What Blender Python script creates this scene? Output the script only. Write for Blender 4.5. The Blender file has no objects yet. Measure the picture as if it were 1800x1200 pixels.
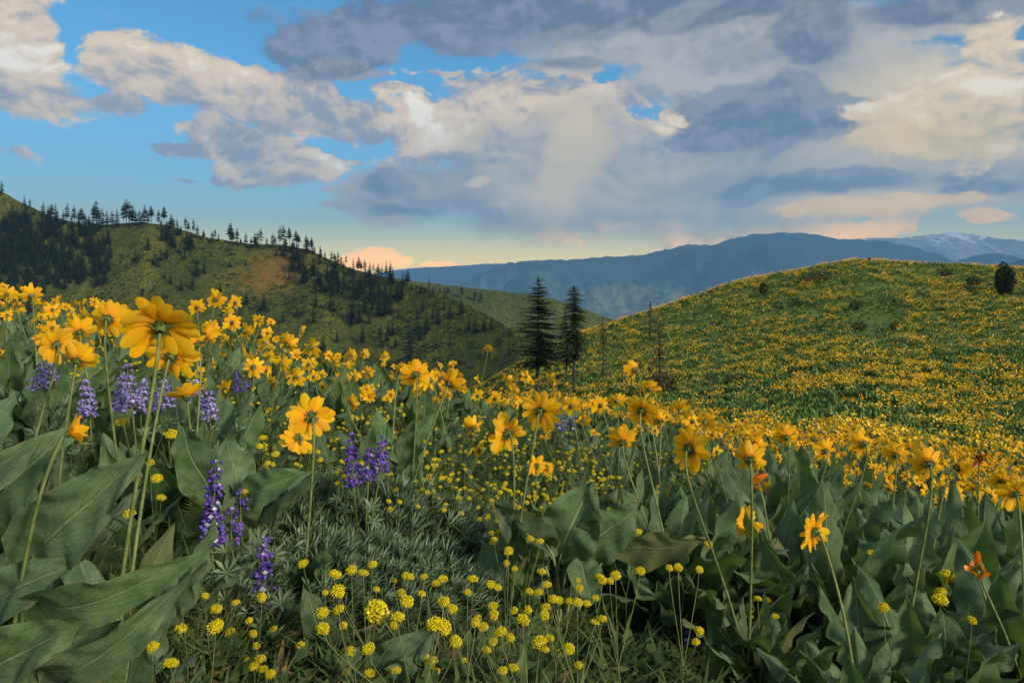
import bpy, math, random
import numpy as np
from mathutils import Vector, Matrix

# ---------------------------------------------------------------- camera, sky, sun, exposure
SC = bpy.context.scene
COL = SC.collection
R = math.radians
F = 1300.0            # focal length in photograph pixels (photograph 1800 x 1200, horizon at row 500)
CX, HY = 900.0, 500.0

cam_d = bpy.data.cameras.new('camera')
cam_d.sensor_width = 36.0
cam_d.lens = 26.0
cam_d.shift_y = -(600.0 - HY) / 1800.0
cam_d.clip_start = 0.02
cam_d.clip_end = 40000.0
cam_o = bpy.data.objects.new('camera', cam_d)
COL.objects.link(cam_o)
cam_o.location = (0, 0, 0)
cam_o.rotation_euler = (R(90), 0, 0)
SC.camera = cam_o

SUN_EL, SUN_AZ = R(24), R(132)       # azimuth measured clockwise from the view direction
sun_d = bpy.data.lights.new('sun', 'SUN')
sun_d.energy = 3.1
sun_d.angle = R(9)
sun_d.color = (1.0, 0.88, 0.66)
sun_o = bpy.data.objects.new('sun', sun_d)
COL.objects.link(sun_o)
sdir = Vector((math.sin(SUN_AZ) * math.cos(SUN_EL), math.cos(SUN_AZ) * math.cos(SUN_EL), math.sin(SUN_EL)))
sun_o.rotation_euler = sdir.to_track_quat('Z', 'Y').to_euler()

vs = SC.view_settings
vs.view_transform = 'Standard'
vs.look = 'None'
vs.exposure = 0.70
vs.gamma = 1.0
vs.use_curve_mapping = False
cy = SC.cycles
cy.use_denoising = True
cy.max_bounces = 4
cy.diffuse_bounces = 2
cy.glossy_bounces = 2
cy.transmission_bounces = 3
cy.transparent_max_bounces = 6
cy.volume_bounces = 0
cy.caustics_reflective = False
cy.caustics_refractive = False
SC.render.film_transparent = False


class NT:
    """small helper that adds nodes and links"""
    def __init__(self, tree):
        self.t = tree
        self.n = tree.nodes
        self.l = tree.links

    def add(self, kind, ins=None, **props):
        nd = self.n.new(kind)
        for k, v in props.items():
            setattr(nd, k, v)
        for k, v in (ins or {}).items():
            self.put(nd.inputs[k], v)
        return nd

    def put(self, sock, v):
        if isinstance(v, bpy.types.NodeSocket):
            self.l.new(v, sock)
        else:
            sock.default_value = v

    def math(self, op, a, b=0.0, clamp=False):
        nd = self.add('ShaderNodeMath', {0: a, 1: b}, operation=op)
        nd.use_clamp = clamp
        return nd.outputs[0]

    def vmath(self, op, a, b=(0, 0, 0)):
        nd = self.add('ShaderNodeVectorMath', {0: a, 1: b}, operation=op)
        return nd.outputs['Value'] if op in ('LENGTH', 'DOT_PRODUCT') else nd.outputs['Vector']

    def ramp(self, v, a, b, lo=0.0, hi=1.0, smooth=True):
        nd = self.add('ShaderNodeMapRange', {'Value': v, 'From Min': a, 'From Max': b, 'To Min': lo, 'To Max': hi})
        nd.interpolation_type = 'SMOOTHSTEP' if smooth else 'LINEAR'
        return nd.outputs['Result']

    def mix(self, f, a, b, blend='MIX'):
        nd = self.add('ShaderNodeMix', data_type='RGBA', blend_type=blend)
        self.put(nd.inputs[0], f)
        self.put(nd.inputs[6], a)
        self.put(nd.inputs[7], b)
        return nd.outputs[2]

    def noise(self, vec, scale, detail=4.0, rough=0.5, dist=0.0, lac=2.0):
        nd = self.add('ShaderNodeTexNoise', {'Vector': vec, 'Scale': scale, 'Detail': detail, 'Roughness': rough, 'Distortion': dist, 'Lacunarity': lac})
        return nd


def lin(r, g, b):
    f = lambda c: (c / 255.0) / 12.92 if c / 255.0 <= 0.04045 else ((c / 255.0 + 0.055) / 1.055) ** 2.4
    return (f(r), f(g), f(b), 1.0)


SKY_STRENGTH = 0.1
CLOUD_GAIN = 0.72      # the exposure above is applied to the sky too


def build_world():
    w = bpy.data.worlds.new('World')
    SC.world = w
    w.use_nodes = True
    T = NT(w.node_tree)
    T.n.clear()
    sky = T.add('ShaderNodeTexSky', sky_type='NISHITA', sun_disc=False, sun_elevation=SUN_EL, sun_rotation=SUN_AZ,
                altitude=900.0, air_density=1.15, dust_density=1.6, ozone_density=2.2)
    g = T.add('ShaderNodeTexCoord').outputs['Generated']
    sep = T.add('ShaderNodeSeparateXYZ', {0: g})
    X, Y, Z = sep.outputs
    az = T.math('ARCTAN2', X, Y)
    hyp = T.math('SQRT', T.math('ADD', T.math('MULTIPLY', X, X), T.math('MULTIPLY', Y, Y)))
    el = T.math('ARCTAN2', Z, hyp)
    p = T.add('ShaderNodeCombineXYZ', {0: az, 1: el, 2: 0.0}).outputs[0]
    # noise space: clouds flatten towards the horizon
    els = T.math('MULTIPLY', el, 1.45)
    q = T.add('ShaderNodeCombineXYZ', {0: az, 1: els, 2: 3.7}).outputs[0]
    warp = T.noise(q, 5.0, 3.0, 0.55)
    wv = T.vmath('SUBTRACT', warp.outputs['Color'], (0.5, 0.5, 0.5))
    q2 = T.vmath('ADD', q, T.vmath('MULTIPLY', wv, (0.10, 0.10, 0.0)))
    pw = T.vmath('ADD', p, T.vmath('MULTIPLY', wv, (0.09, 0.05, 0.0)))
    def puffs(vec):
        f = T.noise(vec, 12.0, 9.0, 0.62).outputs['Fac']
        v1 = T.add('ShaderNodeTexVoronoi', {'Vector': vec, 'Scale': 27.0, 'Detail': 2.0, 'Roughness': 0.55, 'Lacunarity': 2.3}, normalize=True).outputs['Distance']
        return T.math('ADD', T.math('MULTIPLY', f, 0.80), T.math('MULTIPLY', T.math('SUBTRACT', 0.82, v1), 0.20))

    n1 = puffs(q2)
    # the same billows sampled a little towards the light: their difference shades the clouds
    q3 = T.vmath('ADD', q2, (0.007, 0.016, 0.0))
    n2 = puffs(q3)
    nbig = T.noise(q2, 3.2, 3.0, 0.5).outputs['Fac']
    b1 = T.noise(q2, 6.0, 4.0, 0.55).outputs['Fac']
    b2 = T.noise(T.vmath('ADD', q2, (0.016, 0.040, 0.0)), 6.0, 4.0, 0.55).outputs['Fac']
    emb = T.math('ADD', T.math('SUBTRACT', n1, n2), T.math('MULTIPLY', T.math('SUBTRACT', b1, b2), 0.55))

    def ellipses(lst, grow=1.9):
        acc = None
        for (px, py, rx, ry, rot, wgt) in lst:
            u, s = (px - CX) / F, (HY - py) / F
            a = math.atan2(u, 1.0)
            e = math.atan2(s, math.hypot(u, 1.0))
            ca = math.cos(a)
            mp = T.add('ShaderNodeMapping', {'Vector': pw, 'Location': (a, e, 0), 'Rotation': (0, 0, R(rot)),
                                             'Scale': (rx / F * ca * ca * grow, ry / F * ca * grow, 1.0)}, vector_type='TEXTURE')
            gr = T.add('ShaderNodeTexGradient', {'Vector': mp.outputs[0]}, gradient_type='SPHERICAL').outputs['Fac']
            if wgt != 1.0:
                gr = T.math('MULTIPLY', gr, wgt)
            acc = gr if acc is None else T.math('MAXIMUM', acc, gr)
        return acc

    C = ellipses(CLOUDS_BRIGHT, 1.62)
    G = ellipses(CLOUDS_GREY, 1.7)
    D = ellipses(CLOUDS_DARK, 1.75)
    Lf = ellipses(CLOUDS_LIT)
    W = ellipses(CLOUDS_WARM)
    k = SKY_STRENGTH

    def c(r, g_, b, m=1.0):
        v = lin(r, g_, b)
        m = m * CLOUD_GAIN
        return (v[0] / k * m, v[1] / k * m, v[2] / k * m, 1.0)

    # clear sky: the physical sky, with pale warm air low over the hills
    base = T.mix(1.0, sky.outputs[0], SKY_TINT, 'MULTIPLY')
    low = T.ramp(el, 0.0, 0.30, 1.0, 0.0)
    base = T.mix(T.math('MULTIPLY', low, 0.80), base, c(*SKY_LOW))
    low2 = T.ramp(el, -0.02, 0.135, 1.0, 0.0)
    base = T.mix(T.math('MULTIPLY', low2, 0.80), base, c(*SKY_HORIZON))
    # bright cumulus
    nn = T.math('SUBTRACT', n1, 0.5)
    cm = T.ramp(T.math('ADD', C, T.math('MULTIPLY', nn, 2.1)), 0.30, 0.46)
    core = T.ramp(T.math('ADD', C, T.math('MULTIPLY', nn, 1.2)), 0.35, 0.95)
    lit = T.ramp(T.math('ADD', T.math('MULTIPLY', emb, 4.2), T.math('MULTIPLY', Lf, 0.75)), -0.34, 0.66)
    ccol = T.mix(lit, c(154, 152, 160), c(245, 216, 174))
    ccol = T.mix(T.ramp(T.math('ADD', T.math('MULTIPLY', emb, 4.4), T.math('MULTIPLY', Lf, 0.8)), 0.62, 1.30), ccol, c(255, 242, 220, 1.15))
    ccol = T.mix(T.math('MULTIPLY', core, 0.10), ccol, c(140, 142, 156))
    # warm light low in the west
    ccol = T.mix(T.math('MULTIPLY', T.ramp(W, 0.0, 0.5), 0.8), ccol, c(248, 204, 100, 1.1))
    col = T.mix(T.math('MULTIPLY', cm, 0.95), base, ccol)
    # grey rain cloud, soft
    gm = T.ramp(T.math('ADD', G, T.math('MULTIPLY', nn, 1.3)), 0.20, 0.50)
    gm = T.math('MULTIPLY', gm, T.ramp(T.math('ADD', el, T.math('MULTIPLY', nn, 0.10)), 0.048, 0.092))
    gsh = T.ramp(T.math('ADD', T.math('MULTIPLY', emb, 2.2), T.math('MULTIPLY', T.math('SUBTRACT', nbig, 0.5), 2.0)), -0.55, 0.55)
    gcol = T.mix(gsh, c(136, 136, 146), c(196, 184, 172))
    gcol = T.mix(T.math('MULTIPLY', T.ramp(Lf, 0.05, 0.65), 0.85), gcol, c(232, 210, 166))
    col = T.mix(T.math('MULTIPLY', gm, 0.93), col, gcol)
    # dark slate bases
    dm = T.ramp(T.math('ADD', D, T.math('MULTIPLY', nn, 1.6)), 0.28, 0.50)
    dcol = T.mix(T.ramp(emb, -0.10, 0.13), c(100, 106, 126), c(142, 142, 154))
    col = T.mix(T.math('MULTIPLY', dm, 0.9), col, dcol)
    # the sunlit cumulus that stands in front of the grey cloud
    fm = T.ramp(T.math('ADD', ellipses(CLOUDS_FRONT, 1.6), T.math('MULTIPLY', nn, 1.9)), 0.28, 0.50)
    fcol = T.mix(lit, c(168, 164, 162), c(246, 218, 170))
    fcol = T.mix(T.ramp(T.math('ADD', T.math('MULTIPLY', emb, 4.6), T.math('MULTIPLY', Lf, 0.7)), 0.55, 1.25), fcol, c(255, 240, 210, 1.1))
    fcol = T.mix(T.math('MULTIPLY', T.ramp(W, 0.0, 0.5), 0.8), fcol, c(250, 208, 104, 1.12))
    col = T.mix(T.math('MULTIPLY', fm, 0.92), col, fcol)
    # behind and above the photograph: broken grey cloud, so that the meadow gets the soft light it has
    rear = T.ramp(T.math('ADD', el, T.math('MULTIPLY', T.ramp(T.math('ABSOLUTE', az), 0.75, 1.5), 0.5)), 0.42, 0.75)
    rm = T.math('MULTIPLY', rear, T.ramp(n1, 0.36, 0.56))
    col = T.mix(T.math('MULTIPLY', rm, 0.8), col, c(196, 192, 190))
    # the lowest sky is brighter and warmer than its share in the photograph: the air box dims it
    col = T.mix(T.ramp(el, 0.02, 0.17, 1.0, 0.0), col, LOW_GAIN, 'MULTIPLY')
    col = T.mix(T.ramp(el, 0.025, 0.105, 1.0, 0.0), col, HORIZON_GAIN, 'MULTIPLY')
    bg = T.add('ShaderNodeBackground', {'Color': col, 'Strength': k})
    out = T.add('ShaderNodeOutputWorld', {'Surface': bg.outputs[0]})
    w.cycles.sampling_method = 'MANUAL'
    w.cycles.sample_map_resolution = 512


LOW_GAIN = (2.2, 1.85, 1.08, 1.0)
HORIZON_GAIN = (1.9, 1.55, 0.6, 1.0)
SKY_TINT = (0.34, 0.80, 0.98, 1.0)
SKY_LOW = (158, 196, 220)
SKY_HORIZON = (226, 206, 150)
# photograph column, row, half width, half height, tilt in degrees, weight
CLOUDS_BRIGHT = [
    (50, 80, 105, 95, 0, 1), (60, 170, 160, 42, 0, 1), (215, 115, 75, 62, -20, 1), (190, 185, 80, 25, 0, .8), (290, 140, 160, 40, -8, 1),
    (420, 155, 190, 45, -6, 1), (575, 205, 170, 40, -8, 1), (640, 232, 120, 16, 0, .8), (470, 262, 120, 30, -12, 1), (510, 300, 95, 32, 6, 1),
    (300, 262, 75, 12, 0, .8), (390, 318, 20, 10, 0, .8), (310, 318, 45, 7, 0, .6), (625, 125, 75, 16, 0, .8), (730, 155, 70, 9, 0, .8),
    (790, 127, 80, 9, 0, .6), (590, 290, 75, 8, 3, .8),
    (800, 220, 100, 70, 0, 1), (900, 185, 150, 55, 0, 1), (960, 270, 250, 100, 0, 1), (1010, 340, 150, 70, 0, 1), (1100, 170, 90, 24, 0, .9),
    (1180, 208, 38, 22, 0, 1), (1640, 180, 190, 90, 8, 1), (1755, 110, 75, 75, 20, 1), (1600, 265, 300, 70, 0, 1), (1540, 366, 200, 22, 0, 1),
    (1755, 385, 65, 16, 0, 1), (1515, 408, 75, 16, 0, .95), (650, 456, 75, 22, 0, 1), (765, 463, 50, 9, 0, .8), (1345, 50, 70, 50, 0, .8),
    (1330, 415, 160, 20, 0, .7), (740, 350, 120, 35, 0, .9), (10, 262, 60, 14, 0, .4),
]
CLOUDS_GREY = [
    (1090, 345, 330, 75, 0, 1), (975, 410, 80, 38, 0, .9), (965, 450, 30, 60, 0, .35), (1400, 310, 420, 70, 0, 1), (1700, 340, 300, 40, 0, 1),
    (1350, 110, 210, 90, 0, 1), (1490, 130, 230, 60, 0, 1), (1220, 60, 260, 45, 0, 1), (1600, 40, 220, 28, 0, .9), (1795, 230, 60, 100, 0, 1),
    (725, 345, 120, 46, 6, 1), (600, 369, 50, 9, 0, .8), (585, 345, 30, 8, 0, .6), (1000, 118, 90, 14, 0, .7), (1240, 390, 260, 30, 0, .8),
    (1010, 260, 210, 90, 0, .55), (60, 205, 130, 18, 0, .35), (330, 178, 150, 14, -5, .3), (560, 225, 160, 14, -8, .45), (490, 305, 70, 12, 0, .3),
]
CLOUDS_DARK = [
    (850, 35, 330, 46, 4, 1), (600, 70, 150, 48, 12, 1), (1180, 10, 330, 34, 0, 1), (1350, 205, 190, 58, 0, 1), (1290, 235, 150, 24, 0, 1),
    (1430, 50, 80, 60, 0, .8), (1700, 5, 180, 24, 0, 1), (1440, 330, 320, 26, 0, .7), (1740, 340, 160, 18, 0, .7), (720, 375, 80, 10, 0, .7),
    (690, 325, 70, 26, 0, .55), (1020, 110, 100, 12, 0, .5),
]
CLOUDS_FRONT = [
    (1640, 190, 165, 72, 8, .95), (1758, 115, 66, 72, 20, 1), (1690, 240, 170, 56, 0, .85), (1560, 250, 120, 24, 0, .7), (1180, 206, 30, 16, 0, .7), (1150, 222, 36, 12, 0, .65),
    (1560, 366, 190, 17, 0, .9), (1755, 385, 70, 13, 0, .9), (1515, 409, 60, 14, 0, .9), (1795, 75, 30, 30, 0, .8), (1350, 420, 40, 9, 0, .7),
]
CLOUDS_LIT = [
    (40, 60, 120, 100, 0, 1), (215, 90, 60, 55, 0, .9), (300, 120, 130, 30, 0, .6), (520, 262, 50, 24, 0, .6), (490, 300, 100, 20, 0, .4),
    (770, 210, 75, 60, 0, 1), (880, 185, 150, 50, 0, .7), (1005, 285, 34, 95, -18, 1.0), (960, 360, 60, 40, 0, .5), (1200, 300, 160, 40, 0, .3), (1180, 208, 36, 22, 0, 1.3), (900, 290, 150, 60, 0, .4),
    (1620, 170, 160, 75, 0, 1), (1760, 110, 70, 80, 0, 1), (1580, 260, 260, 50, 0, .6), (1540, 366, 190, 22, 0, .8), (1515, 408, 75, 18, 0, 1.2),
    (650, 452, 80, 25, 0, 1), (1755, 385, 60, 14, 0, .8), (740, 180, 22, 18, 0, 1.3), (1090, 330, 90, 50, 0, .35), (830, 328, 20, 8, 0, 1),
]
CLOUDS_WARM = [
    (650, 456, 110, 34, 0, 1), (765, 463, 70, 16, 0, 1), (1515, 408, 110, 24, 0, .9), (1560, 366, 260, 34, 0, .9), (1755, 385, 90, 24, 0, .8),
    (1620, 250, 260, 60, 0, .35), (1000, 300, 60, 110, -14, .35),
]
build_world()
# ---------------------------------------------------------------- helpers
rng = np.random.default_rng(7)
rnd = random.Random(7)


def _hash(ix, iy, seed):
    h = (ix.astype(np.int64) * 374761393 + iy.astype(np.int64) * 668265263 + seed * 974634777) & 0xFFFFFFFF
    h = ((h ^ (h >> 13)) * 1274126177) & 0xFFFFFFFF
    h = h ^ (h >> 16)
    return (h & 0xFFFF) / 65535.0


def vnoise(x, y, seed=0):
    x = np.asarray(x, float); y = np.asarray(y, float)
    ix, iy = np.floor(x), np.floor(y)
    fx, fy = x - ix, y - iy
    fx = fx * fx * fx * (fx * (fx * 6 - 15) + 10); fy = fy * fy * fy * (fy * (fy * 6 - 15) + 10)
    ix = ix.astype(np.int64); iy = iy.astype(np.int64)
    a = _hash(ix, iy, seed); b = _hash(ix + 1, iy, seed); c = _hash(ix, iy + 1, seed); d = _hash(ix + 1, iy + 1, seed)
    return (a * (1 - fx) + b * fx) * (1 - fy) + (c * (1 - fx) + d * fx) * fy - 0.5


def fbm(x, y, octaves=4, seed=0, gain=0.5, ridged=False):
    s, a, f = 0.0, 1.0, 1.0
    for i in range(octaves):
        n = vnoise(np.asarray(x) * f + 17.3 * i, np.asarray(y) * f - 9.1 * i, seed + i)
        if ridged:
            n = 0.5 - 2.0 * np.abs(n)
        s = s + a * n
        a *= gain; f *= 2.03
    return s


class Geo:
    """numpy mesh data: vertices, loops, face sizes, material index per face, uv per loop"""
    def __init__(self):
        self.V, self.L, self.N, self.M, self.U = [], [], [], [], []
        self.nv = 0

    def add(self, V, faces, mat=0, uv=None):
        V = np.asarray(V, float).reshape(-1, 3)
        loops = np.array([i for f in faces for i in f], dtype=np.int64)
        sizes = np.array([len(f) for f in faces], dtype=np.int64)
        return self.raw(V, loops, sizes, np.full(len(sizes), mat), np.asarray(uv, float)[loops] if uv is not None else np.zeros((len(loops), 2)))

    def raw(self, V, L, N, M, U):
        self.V.append(V); self.L.append(L + self.nv); self.N.append(N); self.M.append(M); self.U.append(U)
        self.nv += len(V)
        return self

    def grid(self, P, mat=0, uv=None, close=False):
        """P: rows x cols x 3"""
        r, c = P.shape[:2]
        idx = np.arange(r * c).reshape(r, c)
        a, b, d, e = idx[:-1, :-1], idx[:-1, 1:], idx[1:, 1:], idx[1:, :-1]
        Q = np.stack([a, b, d, e], -1).reshape(-1, 4)
        if close:
            Q = np.vstack([Q, np.stack([idx[:-1, -1], idx[:-1, 0], idx[1:, 0], idx[1:, -1]], -1)])
        if uv is None:
            vv, uu = np.meshgrid(np.linspace(0, 1, r), np.linspace(0, 1, c), indexing='ij')
            uv = np.stack([uu, vv], -1)
        L = Q.reshape(-1)
        return self.raw(P.reshape(-1, 3).astype(float), L, np.full(len(Q), 4), np.full(len(Q), mat), uv.reshape(-1, 2)[L])

    def packed(self):
        if len(self.V) != 1:
            self.V = [np.vstack(self.V)]; self.L = [np.concatenate(self.L)]; self.N = [np.concatenate(self.N)]
            self.M = [np.concatenate(self.M)]; self.U = [np.vstack(self.U)]
        return self.V[0], self.L[0], self.N[0], self.M[0], self.U[0]

    def stamp(self, other, X):
        """copy another Geo through every 3x4 matrix of X (k,3,4)"""
        V, L, N, M, U = other.packed()
        X = np.asarray(X, float)
        k = len(X)
        if k == 0:
            return self
        W = np.einsum('kij,nj->kni', X[:, :, :3], V) + X[:, None, :, 3]
        off = (np.arange(k) * len(V))[:, None]
        return self.raw(W.reshape(-1, 3), (L[None, :] + off).reshape(-1), np.tile(N, k), np.tile(M, k), np.tile(U, (k, 1)))

    def mesh(self, name, mats, smooth=True):
        V, L, N, M, U = self.packed()
        me = bpy.data.meshes.new(name)
        me.vertices.add(len(V)); me.vertices.foreach_set('co', V.astype(np.float32).ravel())
        me.loops.add(len(L)); me.loops.foreach_set('vertex_index', L.astype(np.int32))
        me.polygons.add(len(N))
        me.polygons.foreach_set('loop_start', np.concatenate([[0], np.cumsum(N)[:-1]]).astype(np.int32))
        me.polygons.foreach_set('material_index', M.astype(np.int32))
        me.polygons.foreach_set('use_smooth', np.full(len(N), bool(smooth)))
        uvl = me.uv_layers.new(name='UVMap')
        uvl.data.foreach_set('uv', U.astype(np.float32).ravel())
        for m in mats:
            me.materials.append(m)
        me.update(calc_edges=True)
        return me


def frames(pos, az, tilt, scale, roll=None):
    """k matrices: scale, lean by tilt towards azimuth az, spin by roll, place at pos"""
    k = len(pos)
    az = np.broadcast_to(az, k); tilt = np.broadcast_to(tilt, k); scale = np.broadcast_to(scale, k)
    roll = np.zeros(k) if roll is None else np.broadcast_to(roll, k)
    ca, sa, ct, st = np.cos(az), np.sin(az), np.cos(tilt), np.sin(tilt)
    Rz = np.zeros((k, 3, 3)); Rz[:, 0, 0] = ca; Rz[:, 0, 1] = -sa; Rz[:, 1, 0] = sa; Rz[:, 1, 1] = ca; Rz[:, 2, 2] = 1
    Ry = np.zeros((k, 3, 3)); Ry[:, 0, 0] = ct; Ry[:, 0, 2] = st; Ry[:, 2, 0] = -st; Ry[:, 2, 2] = ct; Ry[:, 1, 1] = 1
    cr, sr = np.cos(roll), np.sin(roll)
    Rr = np.zeros((k, 3, 3)); Rr[:, 0, 0] = cr; Rr[:, 0, 1] = -sr; Rr[:, 1, 0] = sr; Rr[:, 1, 1] = cr; Rr[:, 2, 2] = 1
    M = np.einsum('kij,kjl,klm->kim', Rz, Ry, Rr) * scale[:, None, None]
    return np.concatenate([M, np.asarray(pos, float)[:, :, None]], 2)


def tube(g, pts, radii, sides=5, mat=0, cap=True):
    pts = np.asarray(pts, float)
    radii = np.broadcast_to(radii, len(pts))
    d = np.gradient(pts, axis=0)
    d /= np.linalg.norm(d, axis=1)[:, None] + 1e-12
    ref = np.array([0.0, 0, 1]) if abs(d[0, 2]) < 0.9 else np.array([1.0, 0, 0])
    a = np.cross(d, ref); a /= np.linalg.norm(a, axis=1)[:, None] + 1e-12
    b = np.cross(d, a)
    th = np.linspace(0, 2 * math.pi, sides, endpoint=False)
    P = pts[:, None] + radii[:, None, None] * (np.cos(th)[None, :, None] * a[:, None] + np.sin(th)[None, :, None] * b[:, None])
    g.grid(P, mat, close=True)
    if cap:
        g.add(P[-1], [tuple(range(sides))], mat)
    return g


def bez(p0, p1, p2, p3, n=9):
    t = np.linspace(0, 1, n)[:, None]
    p0, p1, p2, p3 = [np.asarray(p, float) for p in (p0, p1, p2, p3)]
    return (1 - t) ** 3 * p0 + 3 * (1 - t) ** 2 * t * p1 + 3 * (1 - t) * t ** 2 * p2 + t ** 3 * p3


def link(name, data=None, parent=None, loc=(0, 0, 0), rot=(0, 0, 0), scale=1.0):
    o = bpy.data.objects.new(name, data)
    COL.objects.link(o)
    if parent is not None:
        o.parent = parent
    o.location = loc
    o.rotation_euler = rot
    o.scale = (scale, scale, scale) if np.isscalar(scale) else scale
    return o


def tag(o, label=None, cat=None, group=None, kind=None):
    if label: o['label'] = label
    if cat: o['category'] = cat
    if group: o['group'] = group
    if kind: o['kind'] = kind
    return o


def pt(px, py, y):
    return np.array([(px - CX) / F * y, y, (HY - py) / F * y])


ONES = ['', 'first', 'second', 'third', 'fourth', 'fifth', 'sixth', 'seventh', 'eighth', 'ninth', 'tenth', 'eleventh', 'twelfth', 'thirteenth',
        'fourteenth', 'fifteenth', 'sixteenth', 'seventeenth', 'eighteenth', 'nineteenth']
TENS = {2: 'twent', 3: 'thirt', 4: 'fort', 5: 'fift', 6: 'sixt', 7: 'sevent', 8: 'eight', 9: 'ninet'}


def ordinal(n):
    if n < 20: return ONES[n]
    t, o = divmod(n, 10)
    return TENS[t] + ('ieth' if o == 0 else 'y-' + ONES[o])


# ---------------------------------------------------------------- materials
def new_mat(name):
    m = bpy.data.materials.new(name)
    m.use_nodes = True
    T = NT(m.node_tree)
    T.n.clear()
    out = T.add('ShaderNodeOutputMaterial')
    return m, T, out


def surf(T, out, col, rough=0.7, spec=0.3, trans=0.0, tcol=None, normal=None, sheen=0.0):
    ins = {'Base Color': col, 'Roughness': rough, 'Specular IOR Level': spec}
    if sheen: ins['Sheen Weight'] = sheen
    b = T.add('ShaderNodeBsdfPrincipled', ins)
    if normal is not None: T.put(b.inputs['Normal'], normal)
    res = b.outputs[0]
    if trans:
        tr = T.add('ShaderNodeBsdfTranslucent', {'Color': tcol if tcol is not None else col})
        res = T.add('ShaderNodeMixShader', {0: trans, 1: res, 2: tr.outputs[0]}).outputs[0]
    T.put(out.inputs['Surface'], res)


def hsv_var(T, col, rand, dh=0.02, dv=0.35, ds=0.15):
    h = T.math('ADD', 0.5 - dh / 2, T.math('MULTIPLY', rand, dh))
    r2 = T.math('FRACT', T.math('MULTIPLY', rand, 7.31))
    v = T.math('ADD', 1 - dv / 2, T.math('MULTIPLY', r2, dv))
    r3 = T.math('FRACT', T.math('MULTIPLY', rand, 13.7))
    s = T.math('ADD', 1 - ds / 2, T.math('MULTIPLY', r3, ds))
    return T.add('ShaderNodeHueSaturation', {'Hue': h, 'Saturation': s, 'Value': v, 'Color': col}).outputs[0]


def leaf_mat():
    m, T, out = new_mat('balsamroot_leaf')
    uv = T.add('ShaderNodeUVMap').outputs[0]
    s = T.add('ShaderNodeSeparateXYZ', {0: uv})
    u, v = s.outputs[0], s.outputs[1]
    au = T.math('ABSOLUTE', T.math('SUBTRACT', u, 0.5))
    rib = T.ramp(au, 0.012, 0.035, 1.0, 0.0)
    # side veins run outwards and forwards from the midrib
    wob = T.noise(T.vmath('MULTIPLY', uv, (3.0, 5.0, 1.0)), 1.0, 2.0).outputs['Fac']
    vn = T.math('ADD', T.math('SUBTRACT', T.math('MULTIPLY', v, 8.0), T.math('MULTIPLY', au, 7.0)), T.math('MULTIPLY', wob, 2.2))
    fr = T.math('ABSOLUTE', T.math('SUBTRACT', T.math('FRACT', vn), 0.5))
    side = T.math('MULTIPLY', T.ramp(fr, 0.0, 0.07, 1.0, 0.0), T.ramp(au, 0.25, 0.5, 0.55, 0.1))
    isl = T.add('ShaderNodeNewGeometry').outputs['Random Per Island']
    orr = T.add('ShaderNodeObjectInfo').outputs['Random']
    rr = T.math('FRACT', T.math('ADD', isl, orr))
    oc = T.add('ShaderNodeTexCoord').outputs['Object']
    n = T.noise(oc, 28.0, 4.0, 0.6).outputs['Fac']
    base = T.mix(T.ramp(n, 0.35, 0.7), (0.066, 0.122, 0.052, 1), (0.140, 0.208, 0.102, 1))
    base = hsv_var(T, base, rr, 0.025, 0.42, 0.3)
    old = T.ramp(rr, 0.93, 0.97)
    spot = T.math('MULTIPLY', T.ramp(T.noise(oc, 60.0, 2.0).outputs['Fac'], 0.62, 0.72), 0.35)
    base = T.mix(spot, base, (0.15, 0.14, 0.05, 1))
    base = T.mix(T.math('MULTIPLY', old, 0.5), base, (0.22, 0.20, 0.07, 1))
    base = T.mix(T.math('MULTIPLY', T.math('MAXIMUM', rib, T.math('MULTIPLY', side, 0.22)), 0.75), base, (0.26, 0.32, 0.16, 1))
    edge = T.math('MULTIPLY', T.ramp(au, 0.462, 0.497), T.ramp(T.noise(oc, 40.0, 3.0).outputs['Fac'], 0.45, 0.62))
    base = T.mix(T.math('MULTIPLY', edge, 0.7), base, (0.25, 0.21, 0.09, 1))
    hgt = T.math('ADD', T.math('MULTIPLY', side, -0.5), T.math('ADD', T.math('MULTIPLY', rib, -0.8), T.math('MULTIPLY', n, 0.8)))
    bump = T.add('ShaderNodeBump', {'Height': hgt, 'Strength': 0.7, 'Distance': 0.006}).outputs[0]
    surf(T, out, base, 0.70, 0.25, 0.30, (0.13, 0.22, 0.03, 1), bump, 0.06)
    return m


def petal_mat():
    m, T, out = new_mat('yellow_petal')
    uv = T.add('ShaderNodeUVMap').outputs[0]
    s = T.add('ShaderNodeSeparateXYZ', {0: uv})
    u, v = s.outputs[0], s.outputs[1]
    lines = T.noise(T.vmath('MULTIPLY', uv, (22.0, 1.2, 1.0)), 1.0, 3.0).outputs['Fac']
    isl = T.add('ShaderNodeNewGeometry').outputs['Random Per Island']
    base = T.mix(T.ramp(v, 0.0, 0.55), (0.95, 0.40, 0.008, 1), (1.0, 0.56, 0.018, 1))
    base = T.mix(T.math('MULTIPLY', T.ramp(lines, 0.5, 0.68), 0.35), base, (0.93, 0.42, 0.006, 1))
    base = hsv_var(T, base, isl, 0.022, 0.22, 0.05)
    bump = T.add('ShaderNodeBump', {'Height': lines, 'Strength': 0.3, 'Distance': 0.001}).outputs[0]
    surf(T, out, base, 0.6, 0.2, 0.48, (1.0, 0.58, 0.016, 1), bump)
    return m


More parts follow.
